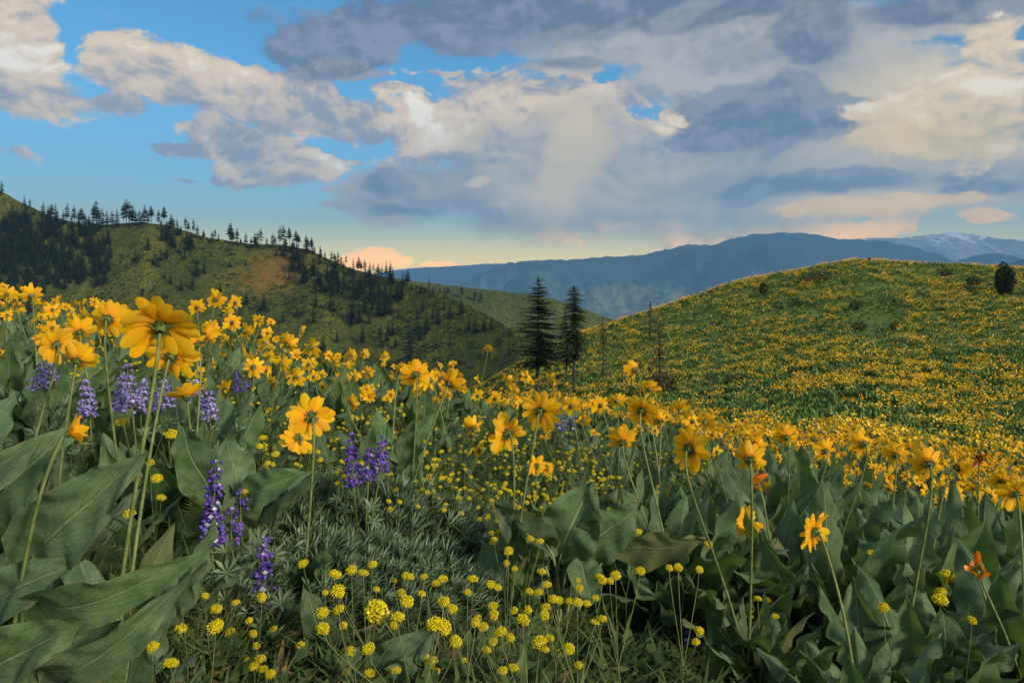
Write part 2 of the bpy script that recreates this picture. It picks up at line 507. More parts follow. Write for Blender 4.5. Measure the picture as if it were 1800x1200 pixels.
def simple_mat(name, c1, c2, scale=30.0, rough=0.75, trans=0.0, dv=0.4, dh=0.02, island=True, spec=0.25, bump=0.0, det=4.0, th=(0.35, 0.65), coord='Object'):
    m, T, out = new_mat(name)
    oc = T.add('ShaderNodeTexCoord').outputs[coord]
    n = T.noise(oc, scale, det, 0.6).outputs['Fac']
    base = T.mix(T.ramp(n, *th), c1 + (1,), c2 + (1,))
    if island:
        rr = T.add('ShaderNodeNewGeometry').outputs['Random Per Island']
    else:
        rr = T.add('ShaderNodeObjectInfo').outputs['Random']
    base = hsv_var(T, base, rr, dh, dv, 0.2)
    nm = None
    if bump:
        nm = T.add('ShaderNodeBump', {'Height': n, 'Strength': bump, 'Distance': 0.02}).outputs[0]
    surf(T, out, base, rough, spec, trans, None, nm)
    return m


M = {}
M['leaf'] = leaf_mat()
M['petal'] = petal_mat()
M['wilt'] = simple_mat('wilted_petal', (0.74, 0.19, 0.008), (0.90, 0.33, 0.014), 60, 0.6, 0.25, dv=0.3)
M['disc'] = simple_mat('flower_disc', (0.20, 0.09, 0.012), (0.42, 0.20, 0.02), 300, 0.85, bump=0.6, dv=0.1)
M['sepal'] = simple_mat('green_sepal', (0.075, 0.115, 0.030), (0.15, 0.20, 0.075), 120, 0.7, 0.1)
M['stem'] = simple_mat('flower_stem', (0.12, 0.16, 0.05), (0.22, 0.25, 0.10), 40, 0.65, 0.0, dv=0.3)
M['thinstem'] = simple_mat('umbel_stem', (0.10, 0.13, 0.04), (0.18, 0.20, 0.08), 40, 0.65, 0.0, dv=0.4)
M['pom'] = simple_mat('sulphur_yellow_bloom', (0.60, 0.46, 0.012), (0.90, 0.72, 0.02), 220, 0.8, 0.12, dv=0.35, bump=0.5)
M['lupine'] = simple_mat('violet_petal', (0.075, 0.030, 0.30), (0.19, 0.11, 0.52), 160, 0.6, 0.2, dv=0.7, dh=0.05)
M['lupinepale'] = simple_mat('pale_violet_petal', (0.16, 0.11, 0.46), (0.40, 0.34, 0.68), 160, 0.6, 0.2, dv=0.5, dh=0.05)
M['lupinewhite'] = simple_mat('white_petal_spot', (0.40, 0.34, 0.70), (0.65, 0.60, 0.80), 160, 0.6, 0.2)
M['silver'] = simple_mat('silvery_narrow_leaf', (0.070, 0.120, 0.052), (0.18, 0.245, 0.14), 25, 0.6, 0.2, dv=0.7, spec=0.4)
M['under'] = simple_mat('undergrowth_leaf', (0.030, 0.058, 0.016), (0.110, 0.155, 0.045), 6, 0.75, 0.15, dv=0.7, dh=0.05)
M['dry'] = simple_mat('dry_stalk', (0.16, 0.10, 0.045), (0.30, 0.20, 0.09), 15, 0.8, 0.0, dv=0.6)
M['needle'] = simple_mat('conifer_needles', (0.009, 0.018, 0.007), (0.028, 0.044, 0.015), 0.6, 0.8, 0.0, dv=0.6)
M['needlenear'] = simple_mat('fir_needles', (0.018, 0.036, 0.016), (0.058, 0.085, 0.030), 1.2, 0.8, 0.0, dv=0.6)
M['needlebrown'] = simple_mat('dying_needles', (0.050, 0.048, 0.018), (0.110, 0.072, 0.028), 1.2, 0.85, 0.0, dv=0.5)
M['bark'] = simple_mat('grey_brown_bark', (0.028, 0.023, 0.019), (0.075, 0.058, 0.045), 6, 0.9, island=False, bump=0.6)
M['deadwood'] = simple_mat('weathered_dead_wood', (0.13, 0.10, 0.075), (0.28, 0.23, 0.18), 5, 0.9, island=False, bump=0.5)
M['scrub'] = simple_mat('low_scrub_leaves', (0.022, 0.036, 0.012), (0.060, 0.078, 0.026), 3, 0.85, 0.0, dv=0.5)
# ---------------------------------------------------------------- land
YN = np.array([7.0, 10.0, 14, 25, 40, 60, 85, 115, 160, 260, 420])
TAB = [  # photograph column, slope from the eye (z / y) at each distance of YN from the 14 m one on
    (-900, [-.02, -.12, -.25, -.32, -.35, -.36, -.35, -.34, -.33]),
    (0,    [-.15, -.27, -.38, -.42, -.41, -.38, -.36, -.33, -.33]),
    (400,  [-.22, -.32, -.38, -.40, -.38, -.35, -.34, -.33, -.33]),
    (800,  [-.24, -.28, -.29, -.26, -.21, -.16, -.21, -.30, -.33]),
    (900,  [-.23, -.25, -.25, -.205, -.155, -.113, -.16, -.28, -.33]),
    (1000, [-.225, -.23, -.215, -.17, -.12, -.076, -.12, -.24, -.33]),
    (1150, [-.225, -.22, -.195, -.15, -.094, -.037, -.08, -.19, -.32]),
    (1300, [-.225, -.215, -.180, -.130, -.072, .002, -.04, -.16, -.31]),
    (1500, [-.226, -.203, -.160, -.105, -.045, .030, -.01, -.13, -.30]),
    (1800, [-.262, -.222, -.155, -.092, -.030, .019, -.02, -.13, -.30]),
    (2300, [-.34, -.28, -.19, -.12, -.06, .0, -.03, -.13, -.30]),
    (3600, [-.50, -.38, -.24, -.15, -.08, -.02, -.05, -.15, -.30]),
]
TU = np.array([(r[0] - CX) / F for r in TAB])
TS = np.array([r[1] for r in TAB])


def plane(x, y):
    return -0.80 - 0.084 * y - 0.184 * x


def meadow_z(x, y, fine=True):
    x = np.asarray(x, float); y = np.asarray(y, float)
    x, y = np.broadcast_arrays(x, y)
    yy = np.maximum(y, 0.3)
    u = np.clip(x / np.maximum(yy, 7.0), TU[0], TU[-1])
    S = np.stack([np.interp(u, TU, TS[:, j]) for j in range(TS.shape[1])], 0)
    P7 = plane(u * 7.0, 7.0) / 7.0
    P10 = plane(u * 10.0, 10.0) / 10.0
    P10 = np.where(u < 0.0, np.minimum(P10, P7 + (S[0] - P7) * 0.42), P10 * 0.5 + (P7 + (S[0] - P7) * 0.43) * 0.5)
    Z = np.concatenate([np.stack([P7, P10], 0), S], 0) * YN.reshape((-1,) + (1,) * x.ndim)
    # smooth cubic through the nodes (Catmull-Rom with uneven spacing)
    j = np.clip(np.searchsorted(YN, yy, side='right') - 1, 0, len(YN) - 2)
    jm, jp = np.maximum(j - 1, 0), np.minimum(j + 2, len(YN) - 1)
    tk = lambda k: np.take_along_axis(Z, k[None], 0)[0]
    z0, z1, z2, z3 = tk(jm), tk(j), tk(j + 1), tk(jp)
    y0, y1, y2, y3 = YN[jm], YN[j], YN[j + 1], YN[jp]
    m1 = np.where(j == 0, -0.084 - 0.184 * u, (z2 - z0) / np.maximum(y2 - y0, 1e-6))
    m2 = np.where(j == len(YN) - 2, (z2 - z1) / (y2 - y1), (z3 - z1) / np.maximum(y3 - y1, 1e-6))
    h = y2 - y1
    t = np.clip((yy - y1) / h, 0, 1)
    zz = (2 * t**3 - 3 * t**2 + 1) * z1 + (t**3 - 2 * t**2 + t) * h * m1 + (-2 * t**3 + 3 * t**2) * z2 + (t**3 - t**2) * h * m2
    z = np.where(y < 7.0, plane(x, y), zz)
    far = np.clip((yy - 15) / 60.0, 0, 1)
    z = z + far * 0.55 * fbm(x / 14.0, y / 14.0, 3, 5) + np.clip(yy / 20, 0, 1) * 0.10 * fbm(x / 1.6, y / 1.6, 2, 9)
    if fine:
        z = z + 0.018 * fbm(x / 0.22, y / 0.22, 2, 3)
    return z


def sheet(name, X, Y, Z, mat, label=None):
    P = np.stack([X, Y, Z], -1)
    g = Geo(); g.grid(P[:, ::-1] if False else P, 0)
    o = link(name, g.mesh(name, [mat]))
    return tag(o, label, None, None, 'structure')


def meadow_mat():
    m, T, out = new_mat('meadow_soil_and_low_growth')
    oc = T.add('ShaderNodeTexCoord').outputs['Object']
    n1 = T.noise(oc, 9.0, 6.0, 0.65).outputs['Fac']
    n2 = T.noise(oc, 0.35, 5.0, 0.6).outputs['Fac']
    n3 = T.noise(oc, 2.4, 3.0, 0.6).outputs['Fac']
    c = T.mix(T.ramp(n1, 0.38, 0.62), (0.018, 0.014, 0.009, 1), (0.030, 0.042, 0.014, 1))
    c = T.mix(T.ramp(n3, 0.5, 0.7), c, (0.060, 0.048, 0.026, 1))
    far = T.mix(T.ramp(n2, 0.35, 0.65), (0.065, 0.110, 0.022, 1), (0.125, 0.175, 0.036, 1))
    far = T.mix(T.math('MULTIPLY', T.ramp(n3, 0.45, 0.75), 0.5), far, (0.042, 0.040, 0.018, 1))
    dist = T.vmath('LENGTH', oc)
    c = T.mix(T.ramp(dist, 5.0, 18.0), c, far)
    b = T.add('ShaderNodeBump', {'Height': n1, 'Strength': 0.8, 'Distance': 0.05}).outputs[0]
    surf(T, out, c, 0.95, 0.1, normal=b)
    return m


yr = np.concatenate([np.linspace(-12, 0.0, 14)[:-1], np.linspace(0.0, 7.0, 110)[:-1], np.geomspace(7.0, 420.0, 230)])
ur = np.linspace(-1, 1, 261); ur = np.sign(ur) * np.abs(ur) ** 1.15 * 1.9
UU, YY = np.meshgrid(ur, yr)
XX = UU * (np.maximum(YY, 0) + 5.0)
sheet('meadow_ground', XX, YY, meadow_z(XX, YY), meadow_mat(), 'flower meadow ground falling from the camera and rising to the rounded hill')


class Hill:
    """a hillside seen across the valley: crest line in photograph columns and rows, real distances"""
    def __init__(self, crest, yb, sb, yc, namp=3.0, nscale=60.0, seed=11, bulge=0.0, ystr=2.2):
        self.ystr = ystr
        c = np.array(crest, float)
        self.u = (c[:, 0] - CX) / F; self.s = (HY - c[:, 1]) / F
        self.yb, self.sb, self.yc = yb, sb, yc
        self.namp, self.nscale, self.seed, self.bulge = namp, nscale, seed, bulge

    def crest(self, u):
        px = CX + u * F
        yc = np.interp(px, [a for a, _ in self.yc], [b for _, b in self.yc])
        return np.interp(u, self.u, self.s), yc

    def z(self, u, y):
        sc, yc = self.crest(u)
        t = (y - self.yb) / (yc - self.yb)
        tc = np.clip(t, 0, 1)
        s = self.sb + (sc - self.sb) * (tc + self.bulge * np.sin(tc * math.pi))
        z = s * np.minimum(y, yc)
        over = np.maximum(y - yc, 0)
        z = z - over * 0.05 - over ** 2 * 0.0022 * (500.0 / yc)
        x = u * y
        win = np.clip(np.sin(np.clip(t, 0, 1) * math.pi), 0, 1) ** 0.8
        n = self.namp * (fbm(x / self.nscale, y / (self.nscale * self.ystr), 5, self.seed, 0.52, True) - 0.35)
        rough = self.namp * 0.08 * fbm(x / (self.nscale * 0.08), y / (self.nscale * 0.08), 2, self.seed + 4)
        return z + n * win + rough

    def find(self, px, py):
        u = (px - CX) / F; s = (HY - py) / F
        sc, yc = self.crest(u)
        ys = np.linspace(self.yb, float(yc), 400)
        ss = self.z(np.full(400, u), ys) / ys
        ok = np.nonzero(ss >= s)[0]
        y = ys[ok[0]] if len(ok) else float(yc)
        return np.array([u * y, y, float(self.z(np.array([u]), np.array([y]))[0])])

    def build(self, name, px0, px1, n, m, mat, over=1.25, label=None):
        us = (np.linspace(px0, px1, n) - CX) / F
        t = np.concatenate([np.linspace(0, 1, m), np.linspace(1, over, 14)[1:]])
        U, Tt = np.meshgrid(us, t)
        _, yc = self.crest(U)
        Y = self.yb + (yc - self.yb) * Tt
        return sheet(name, U * Y, Y, self.z(U, Y), mat, label)


def hill_mat(name, ca, cb, flower, brown, fscale, famt, patches, bscale=0.02, dark=(0.020, 0.028, 0.012)):
    """grass slope with yellow bloom speckled through it, brown scrub and bare patches"""
    m, T, out = new_mat(name)
    oc = T.add('ShaderNodeTexCoord').outputs['Object']
    n1 = T.noise(oc, bscale, 6.0, 0.62).outputs['Fac']
    n2 = T.noise(oc, bscale * 12, 5.0, 0.7).outputs['Fac']
    fl = T.noise(T.vmath('MULTIPLY', oc, (1, 0.6, 1)), fscale, 3.0, 0.8).outputs['Fac']
    c = T.mix(T.ramp(n1, 0.38, 0.62), ca + (1,), cb + (1,))
    c = T.mix(T.math('MULTIPLY', T.ramp(n2, 0.48, 0.66), 0.75), c, dark + (1,))
    zone = T.ramp(T.noise(oc, bscale * 1.7, 3.0).outputs['Fac'], 0.40, 0.6, 0.25, 1.0)
    c = T.mix(T.math('MULTIPLY', T.math('MULTIPLY', T.ramp(fl, 0.54, 0.64), zone), famt), c, flower + (1,))
    for (cx, cy_, cz, r) in patches:
        d = T.vmath('LENGTH', T.vmath('MULTIPLY', T.vmath('SUBTRACT', oc, (cx, cy_, cz)), (1.0, 0.6, 1.4)))
        d = T.math('ADD', T.math('DIVIDE', d, r), T.math('MULTIPLY', T.math('SUBTRACT', n2, 0.5), 4.5))
        c = T.mix(T.ramp(d, 1.3, 0.3, 0.0, 0.75), c, brown + (1,))
    b = T.add('ShaderNodeBump', {'Height': n2, 'Strength': 0.7, 'Distance': 2.0}).outputs[0]
    surf(T, out, c, 0.95, 0.05, normal=b)
    return m


LEFT = Hill([(-900, 180), (-400, 240), (-100, 305), (0, 336), (40, 356), (75, 374), (110, 386), (150, 396), (200, 393), (250, 389), (300, 397), (350, 414),
             (400, 424), (440, 428), (500, 430), (540, 438), (600, 465), (650, 480), (700, 492), (740, 503), (780, 517), (830, 540), (870, 560),
             (910, 583), (940, 606), (970, 640), (1010, 690), (1100, 760)],
            175.0, -0.42, [(-900, 600), (0, 570), (250, 520), (500, 500), (700, 430), (800, 380), (910, 325), (1000, 290), (1100, 270)], 13.0, 85.0, 21, 0.03)
bp = LEFT.find(482, 478)
LEFT.build('left_hillside', -900, 1100, 520, 240,
           hill_mat('hill_grass', (0.042, 0.058, 0.012), (0.085, 0.098, 0.020), (0.50, 0.40, 0.010), (0.200, 0.105, 0.028), 0.85, 0.5,
                    [(bp[0], bp[1], bp[2], 24.0)], 0.022),
           1.3, 'dark green grassy hillside across the valley with pine ridge')
BACK = Hill([(500, 520), (600, 500), (690, 488), (740, 496), (800, 503), (880, 512), (950, 520), (1000, 533), (1060, 556), (1110, 572), (1160, 590), (1300, 640)],
            430.0, -0.24, [(500, 760), (900, 680), (1100, 600), (1300, 560)], 8.0, 90.0, 41, 0.02)
BACK.build('far_spur_hill', 500, 1300, 260, 120,
           hill_mat('spur_grass', (0.062, 0.082, 0.026), (0.100, 0.115, 0.034), (0.30, 0.24, 0.02), (0.12, 0.08, 0.04), 0.5, 0.35, [], 0.015),
           1.3, 'green spur beyond the left hillside with scattered pines')


def mountain_mat(name, forest, meadow, scale, thr=(0.45, 0.62), snow=None, treeline=None):
    m, T, out = new_mat(name)
    oc = T.add('ShaderNodeTexCoord').outputs['Object']
    n1 = T.noise(oc, scale, 8.0, 0.66).outputs['Fac']
    n2 = T.noise(oc, scale * 9, 5.0, 0.7).outputs['Fac']
    c = T.mix(T.ramp(n1, *thr), forest + (1,), meadow + (1,))
    c = T.mix(T.math('MULTIPLY', T.ramp(n2, 0.5, 0.62), 0.6), c, (0.012, 0.020, 0.012, 1))
    if treeline:
        zt = T.math('ADD', T.add('ShaderNodeSeparateXYZ', {0: oc}).outputs[2], T.math('MULTIPLY', T.math('SUBTRACT', n1, 0.5), 1400.0))
        c = T.mix(T.ramp(zt, treeline[0], treeline[1], 0.0, 0.9), c, (0.012, 0.022, 0.016, 1))
    if snow:
        z = T.add('ShaderNodeSeparateXYZ', {0: oc}).outputs[2]
        k = T.math('ADD', T.ramp(z, snow[0], snow[1], 0.0, 0.6, False), T.math('MULTIPLY', T.math('SUBTRACT', T.noise(T.vmath('MULTIPLY', oc, (1, 0.25, 2.5)), scale * 3.5, 6.0, 0.7).outputs['Fac'], 0.5), 2.4))
        c = T.mix(T.ramp(k, 0.42, 0.62), c, (0.80, 0.82, 0.86, 1))
    b = T.add('ShaderNodeBump', {'Height': n2, 'Strength': 0.6, 'Distance': 30.0}).outputs[0]
    surf(T, out, c, 0.95, 0.05, normal=b)
    return m


def fields_mat():
    m, T, out = new_mat('valley_fields')
    oc = T.add('ShaderNodeTexCoord').outputs['Object']
    w = T.noise(oc, 0.0015, 3.0).outputs['Color']
    p = T.vmath('ADD', T.vmath('MULTIPLY', oc, (1.0, 0.45, 0.0)), T.vmath('MULTIPLY', w, (160, 160, 0)))
    v = T.add('ShaderNodeTexVoronoi', {'Vector': p, 'Scale': 0.0042}).outputs['Color']
    s = T.add('ShaderNodeSeparateColor', {0: v})
    c = T.mix(T.ramp(s.outputs[0], 0.25, 0.6), (0.050, 0.085, 0.030, 1), (0.12, 0.17, 0.06, 1))
    c = T.mix(T.ramp(s.outputs[1], 0.75, 0.8), c, (0.24, 0.20, 0.12, 1))
    n = T.noise(T.vmath('MULTIPLY', oc, (1.0, 0.3, 1.0)), 0.007, 5.0, 0.7).outputs['Fac']
    c = T.mix(T.ramp(n, 0.52, 0.58), c, (0.018, 0.030, 0.014, 1))
    surf(T, out, c, 0.95, 0.05)
    return m


# the valley floor and the plain beyond it, one sheet out to the horizon
gx = np.linspace(-30000, 30000, 121); gy = np.concatenate([np.linspace(-9000, 150, 12), np.geomspace(200, 34000, 70)])
GX, GY = np.meshgrid(gx, gy)
rr = np.clip((np.hypot(GX, GY) - 700.0) / 1900.0, 0, 1)
GZ = -160.0 - 140.0 * rr * rr * (3 - 2 * rr) + 14 * rr * fbm(GX / 2500, GY / 2500, 3, 77)
sheet('valley_floor', GX, GY, GZ, fields_mat(), 'flat green valley floor with fields far below the hills')

MAIN = Hill([(700, 520), (780, 505), (830, 490), (860, 479), (905, 463), (920, 460), (960, 457), (1000, 456), (1060, 452), (1120, 449), (1150, 443), (1200, 432),
             (1260, 430), (1300, 415), (1330, 411), (1400, 409), (1430, 412), (1470, 420), (1530, 424), (1560, 424), (1600, 435), (1640, 443), (1680, 461),
             (1720, 480), (1800, 505), (1900, 520)],
            6300.0, -0.051, [(700, 9240), (1900, 9240)], 420.0, 1250.0, 51, 0.03, 0.8)
MAIN.build('main_blue_mountain', 690, 1900, 520, 150, mountain_mat('forest_and_meadow_slopes', (0.022, 0.040, 0.024), (0.16, 0.185, 0.085), 0.00079, (0.46, 0.62), None, (-40.0, 420.0)), 1.2,
           'long blue forested mountain across the middle of the horizon')
FLEFT = Hill([(500, 500), (640, 484), (700, 474), (740, 470), (790, 468), (850, 464), (900, 463), (960, 468), (1050, 475), (1150, 490)],
             9000.0, -0.04, [(500, 12600), (1150, 12600)], 110.0, 1960.0, 61)
FLEFT.build('far_blue_ridge', 500, 1150, 160, 50, mountain_mat('distant_forest', (0.020, 0.030, 0.026), (0.045, 0.055, 0.035), 0.0007), 1.2,
            'faint flat blue ridge farthest left on the horizon')
SNOW = Hill([(1380, 440), (1440, 428), (1480, 422), (1540, 418), (1580, 419), (1640, 411), (1680, 408), (1720, 413), (1760, 420), (1800, 421), (1850, 416), (1950, 412), (2150, 430)],
            9400.0, -0.035, [(1380, 13000), (2150, 13000)], 210.0, 1450.0, 71)
SNOW.build('snowy_mountain', 1380, 2150, 240, 90, mountain_mat('high_slopes', (0.12, 0.12, 0.13), (0.36, 0.31, 0.26), 0.00079, (0.40, 0.6), (560.0, 920.0)), 1.2,
           'pale distant mountain with patches of snow on its top')
KNOB = Hill([(1600, 500), (1650, 474), (1690, 456), (1720, 448), (1750, 445), (1780, 450), (1830, 462), (1900, 485)],
            6700.0, -0.045, [(1600, 8400), (1900, 8400)], 70.0, 840.0, 81)
KNOB.build('dark_blue_knoll', 1600, 1900, 90, 50, mountain_mat('knoll_forest', (0.016, 0.028, 0.018), (0.040, 0.055, 0.028), 0.0014), 1.2,
           'small dark blue forested knoll in front of the snowy mountain')
KNOB2 = Hill([(1740, 490), (1770, 466), (1790, 457), (1830, 452), (1900, 450), (2100, 470)], 4200.0, -0.05, [(1740, 5300), (2100, 5300)], 34.0, 560.0, 91)
KNOB2.build('dark_wooded_shoulder', 1740, 2100, 90, 40, mountain_mat('shoulder_forest', (0.012, 0.024, 0.014), (0.03, 0.045, 0.02), 0.002), 1.2,
            'dark wooded shoulder at the right end of the skyline')


def haze():
    g = Geo()
    x0, x1, y0, y1, z0, z1 = -15200, 15200, -1500, 15900, -460, 1420
    V = [(x, y, z) for z in (z0, z1) for y in (y0, y1) for x in (x0, x1)]
    g.add(V, [(0, 2, 3, 1), (4, 5, 7, 6), (0, 1, 5, 4), (2, 6, 7, 3), (0, 4, 6, 2), (1, 3, 7, 5)])
    m = bpy.data.materials.new('haze')
    m.use_nodes = True
    T = NT(m.node_tree); T.n.clear()
    out = T.add('ShaderNodeOutputMaterial')
    v = T.add('ShaderNodeVolumePrincipled', {'Color': (0.22, 0.53, 1.0, 1.0), 'Density': HAZE, 'Anisotropy': 0.0})
    T.l.new(v.outputs[0], out.inputs['Volume'])
    o = link('haze', g.mesh('haze', [m], False))
    tag(o, 'thin blue air between the camera and the far mountains', None, None, 'stuff')


HAZE = 0.0001
# ---------------------------------------------------------------- conifers
def conifer(H, base=0.12, rad=0.2, whorls=14, per=5, sprays=3, droop=0.25, shape=0.8, seed=1, gap=0.0, dens=1.0, swidth=0.5, trunk_r=None, bare=False, up=0.0):
    """returns (trunk, crown) Geo. rad: crown half width as a fraction of H; shape: how the branch length falls to the top"""
    r = random.Random(seed)
    tr, cr = Geo(), Geo()
    tr_r = trunk_r or H * 0.013
    lean = (r.uniform(-.02, .02) * H, r.uniform(-.02, .02) * H)
    zz = np.linspace(-0.04, 0.985, 9)
    pts = [(lean[0] * z * z, lean[1] * z * z, z * H) for z in zz]
    tube(tr, pts, [tr_r * (1.25 - z) * (1.0 if z < .9 else .4) for z in zz], 6)
    lobes = [r.uniform(0.75, 1.2) for _ in range(8)]
    V, Fc = [], []
    for w in range(whorls):
        f = base + (1 - base) * (max(0.0, w + r.uniform(-.35, .35)) / whorls) ** 0.92
        f = min(max(f, base), 0.985)
        if r.random() < gap * 0.5: continue
        g = (f - base) / (1 - base)
        L0 = H * rad * (max(0.0, 1 - g) ** shape) * (0.55 + 0.45 * min(1, g / 0.14)) + H * 0.012
        a0 = r.uniform(0, 6.28)
        for b in range(per):
            if r.random() < gap: continue
            a = a0 + b * 6.283 / per + r.uniform(-.35, .35)
            L = L0 * r.uniform(0.5, 1.2) * lobes[int(a / 6.2832 * 8) % 8]
            dz0 = 0.25 * (g - 0.45) + up
            ca, sa = math.cos(a), math.sin(a)
            o = np.array([lean[0] * f * f, lean[1] * f * f, f * H])
            jz = r.uniform(-.12, .12)
            P = lambda t: o + np.array([ca * L * t, sa * L * t, L * ((dz0 + jz) * t - droop * t * t + 0.12 * t ** 4)])
            if bare:
                tube(tr, [P(0), P(.5), P(1)], [tr_r * .25, tr_r * .15, tr_r * .05], 3, cap=False)
                if sprays == 0: continue
            for s in range(sprays):
                t = (s + 0.7 + r.uniform(-.3, .3)) / sprays * 0.98
                if r.random() > dens: continue
                p = P(t)
                sw = L * swidth * (1.15 - 0.55 * t) / max(1.0, sprays ** 0.45)
                sl = L / sprays * 1.25
                for side in (-1, 1):
                    ang = a + side * r.uniform(0.5, 1.1)
                    d = np.array([math.cos(ang), math.sin(ang), -r.uniform(0.05, 0.45)])
                    q = p + d * sw * 1.25
                    n1 = np.array([ca, sa, dz0 - 1.2 * droop * t]) * sl * 0.55
                    drop = np.array([0, 0, sw * r.uniform(-0.45, 0.15)])
                    k = len(V)
                    V += [p - n1 * .6, q + drop, p + n1, p + n1 * .2 + np.array([0, 0, sw * .22])]
                    Fc += [(k, k + 1, k + 2), (k, k + 1, k + 3)]
    # the leader
    k = len(V); top = np.array([lean[0], lean[1], H])
    wv = H * 0.012
    V += [top, top + np.array([wv, 0, -H * .05]), top + np.array([-wv, wv, -H * .05]), top + np.array([0, -wv, -H * .05])]
    Fc += [(k, k + 1, k + 2), (k, k + 2, k + 3), (k, k + 3, k + 1)]
    cr.add(np.array(V), Fc, 0)
    return tr, cr


# unit-height variants: pines (bare below, ragged rounded top) and firs (narrow, full)
VAR = {}
for i in range(5):
    VAR['pine', i] = conifer(1.0, 0.24 + .05 * i, 0.150 + .02 * (i % 3), 22, 7, 4, 0.22, 0.62, 100 + i, 0.15, 1, .95, up=0.05)
    VAR['fir', i] = conifer(1.0, 0.08 + .03 * (i % 3), 0.165 + .02 * (i % 3), 24, 7, 4, 0.28, 0.80, 200 + i, 0.08, 1, .85)
VM = {}
for k, (t, c) in VAR.items():
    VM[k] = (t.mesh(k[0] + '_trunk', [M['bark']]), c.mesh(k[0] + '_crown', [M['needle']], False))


def far_tree(kind, pos, h, label, cat='tree', group=None, width=1.0):
    v = VM[kind, rnd.randrange(5)]
    name = {'pine': 'pine_tree', 'fir': 'fir_tree'}[kind]
    rt = link(name, None, None, tuple(pos), (0, 0, rnd.uniform(0, 6.28)), (h * width, h * width, h))
    tag(rt, label, cat, group)
    link('trunk', v[0], rt)
    link('crown', v[1], rt)
    return rt


RIDGE = [(3, 22), (43, 17), (52, 18), (60, 12), (76, 24), (84, 20), (90, 26), (112, 22), (118, 28), (125, 25), (131, 28), (138, 26), (144, 30), (150, 22), (157, 20), (164, 30),
         (169, 36), (175, 22), (180, 33), (188, 22), (197, 24), (206, 28), (217, 30), (222, 36), (227, 34), (232, 32), (239, 24), (245, 27), (251, 26), (255, 31), (260, 20), (266, 25),
         (278, 27), (283, 20), (288, 29), (293, 18), (301, 26), (306, 14), (311, 12), (318, 14), (326, 21), (331, 17), (340, 21), (347, 22), (358, 17), (373, 19), (378, 14), (384, 13),
         (404, 31), (408, 25), (417, 27), (423, 12), (432, 19), (442, 20), (449, 24), (453, 17), (458, 22), (469, 20), (480, 25), (483, 18), (492, 26), (498, 29), (502, 20), (509, 27),
         (515, 20), (521, 25), (525, 18), (538, 22), (542, 16), (547, 19), (553, 12), (571, 18), (583, 16), (588, 13), (600, 19), (604, 13), (608, 16), (615, 12), (630, 23), (635, 14), (641, 18),
         (647, 14), (656, 14), (665, 21), (671, 18), (679, 24), (687, 29), (691, 26), (708, 22), (713, 14), (717, 22), (724, 14), (731, 12), (740, 14), (747, 10), (754, 17), (761, 12)]
RIDGE.sort()
for i, (px, hp) in enumerate(RIDGE):
    u = (px - CX) / F
    s, yc = LEFT.crest(u)
    y = float(yc) * rnd.uniform(0.985, 1.005)
    z = float(LEFT.z(np.array([u]), np.array([y]))[0])
    h = (hp * 1.18 + 2) / F * y + 0.4
    kind = 'fir' if (px < 215 and i % 2) or px > 670 else 'pine'
    nm = 'slender dark ' + ('fir' if kind == 'fir' else 'pine')
    far_tree(kind, (u * y, y, z - 0.4), h, nm + ' on the left hill skyline, ' + ordinal(i + 1) + ' from its left end',
             'tree', 'trees along the skyline of the left hill', rnd.uniform(.78, 1.08))

# trees standing on the slope: column and row of the foot, height in rows
SLOPE = [(345, 487, 38), (359, 482, 30), (260, 442, 28), (293, 457, 25), (315, 447, 22), (325, 457, 25), (328, 432, 30), (335, 428, 24), (485, 452, 18), (508, 492, 18), (463, 547, 32),
         (433, 537, 25), (318, 512, 26), (338, 512, 30), (555, 542, 26), (551, 568, 34), (455, 414 + 22, 12), (450, 413 + 22, 14),
         (707, 525, 30), (761, 562, 22), (790, 563, 34), (811, 554, 30), (765, 539, 20), (743, 548, 30), (733, 562, 25), (770, 572, 34), (824, 582, 30), (835, 587, 36),
         (850, 585, 30), (863, 581, 25), (876, 609, 27), (734, 592, 28), (747, 590, 33), (792, 607, 17), (637, 602, 32), (895, 627, 20), (695, 612, 26), (690, 590, 26), (780, 545, 18),
         (739, 515, 14), (745, 516, 15), (756, 522, 16), (762, 523, 13), (610, 560, 26), (655, 545, 30), (700, 560, 28), (670, 610, 30), (592, 604, 26), (568, 618, 30),
         (523, 560, 26), (497, 568, 22), (412, 556, 24), (387, 512, 20), (300, 500, 22), (278, 470, 24), (238, 462, 26), (250, 520, 20), (404, 470, 16), (372, 452, 14), (432, 468, 12)]
SLOPE_SET = [(cx, cy_, rx, ry, n, h0, h1) for (cx, cy_, rx, ry, n, h0, h1) in [
    (300, 425, 16, 14, 9, 22, 32), (330, 440, 8, 12, 4, 22, 28), (555, 480, 45, 42, 26, 22, 38), (640, 540, 60, 45, 28, 26, 46), (600, 500, 45, 28, 12, 22, 34), (180, 490, 22, 22, 10, 28, 42),
    (640, 500, 30, 16, 8, 20, 30), (690, 520, 20, 20, 6, 24, 34), (28, 395, 24, 14, 9, 26, 38), (85, 400, 22, 14, 8, 28, 38), (150, 425, 40, 18, 12, 26, 38),
    (530, 450, 40, 12, 9, 16, 24), (275, 480, 30, 20, 3, 20, 28), (720, 590, 60, 25, 5, 22, 34)]]
pts = [p for p in SLOPE]
for (cx, cy_, rx, ry, n, h0, h1) in SLOPE_SET:
    for _ in range(n):
        a = rnd.uniform(0, 6.28); q = math.sqrt(rnd.random())
        pts.append((cx + rx * q * math.cos(a), cy_ + ry * q * math.sin(a), rnd.uniform(h0, h1)))
BANDS = [('by the left end wood', -10, 235), ('on the slope under the round summit', 235, 430),
         ('around the bare brown patch', 430, 560), ('in the grove right of the brown patch', 560, 702),
         ('on the left hill lower right flank', 702, 1000)]
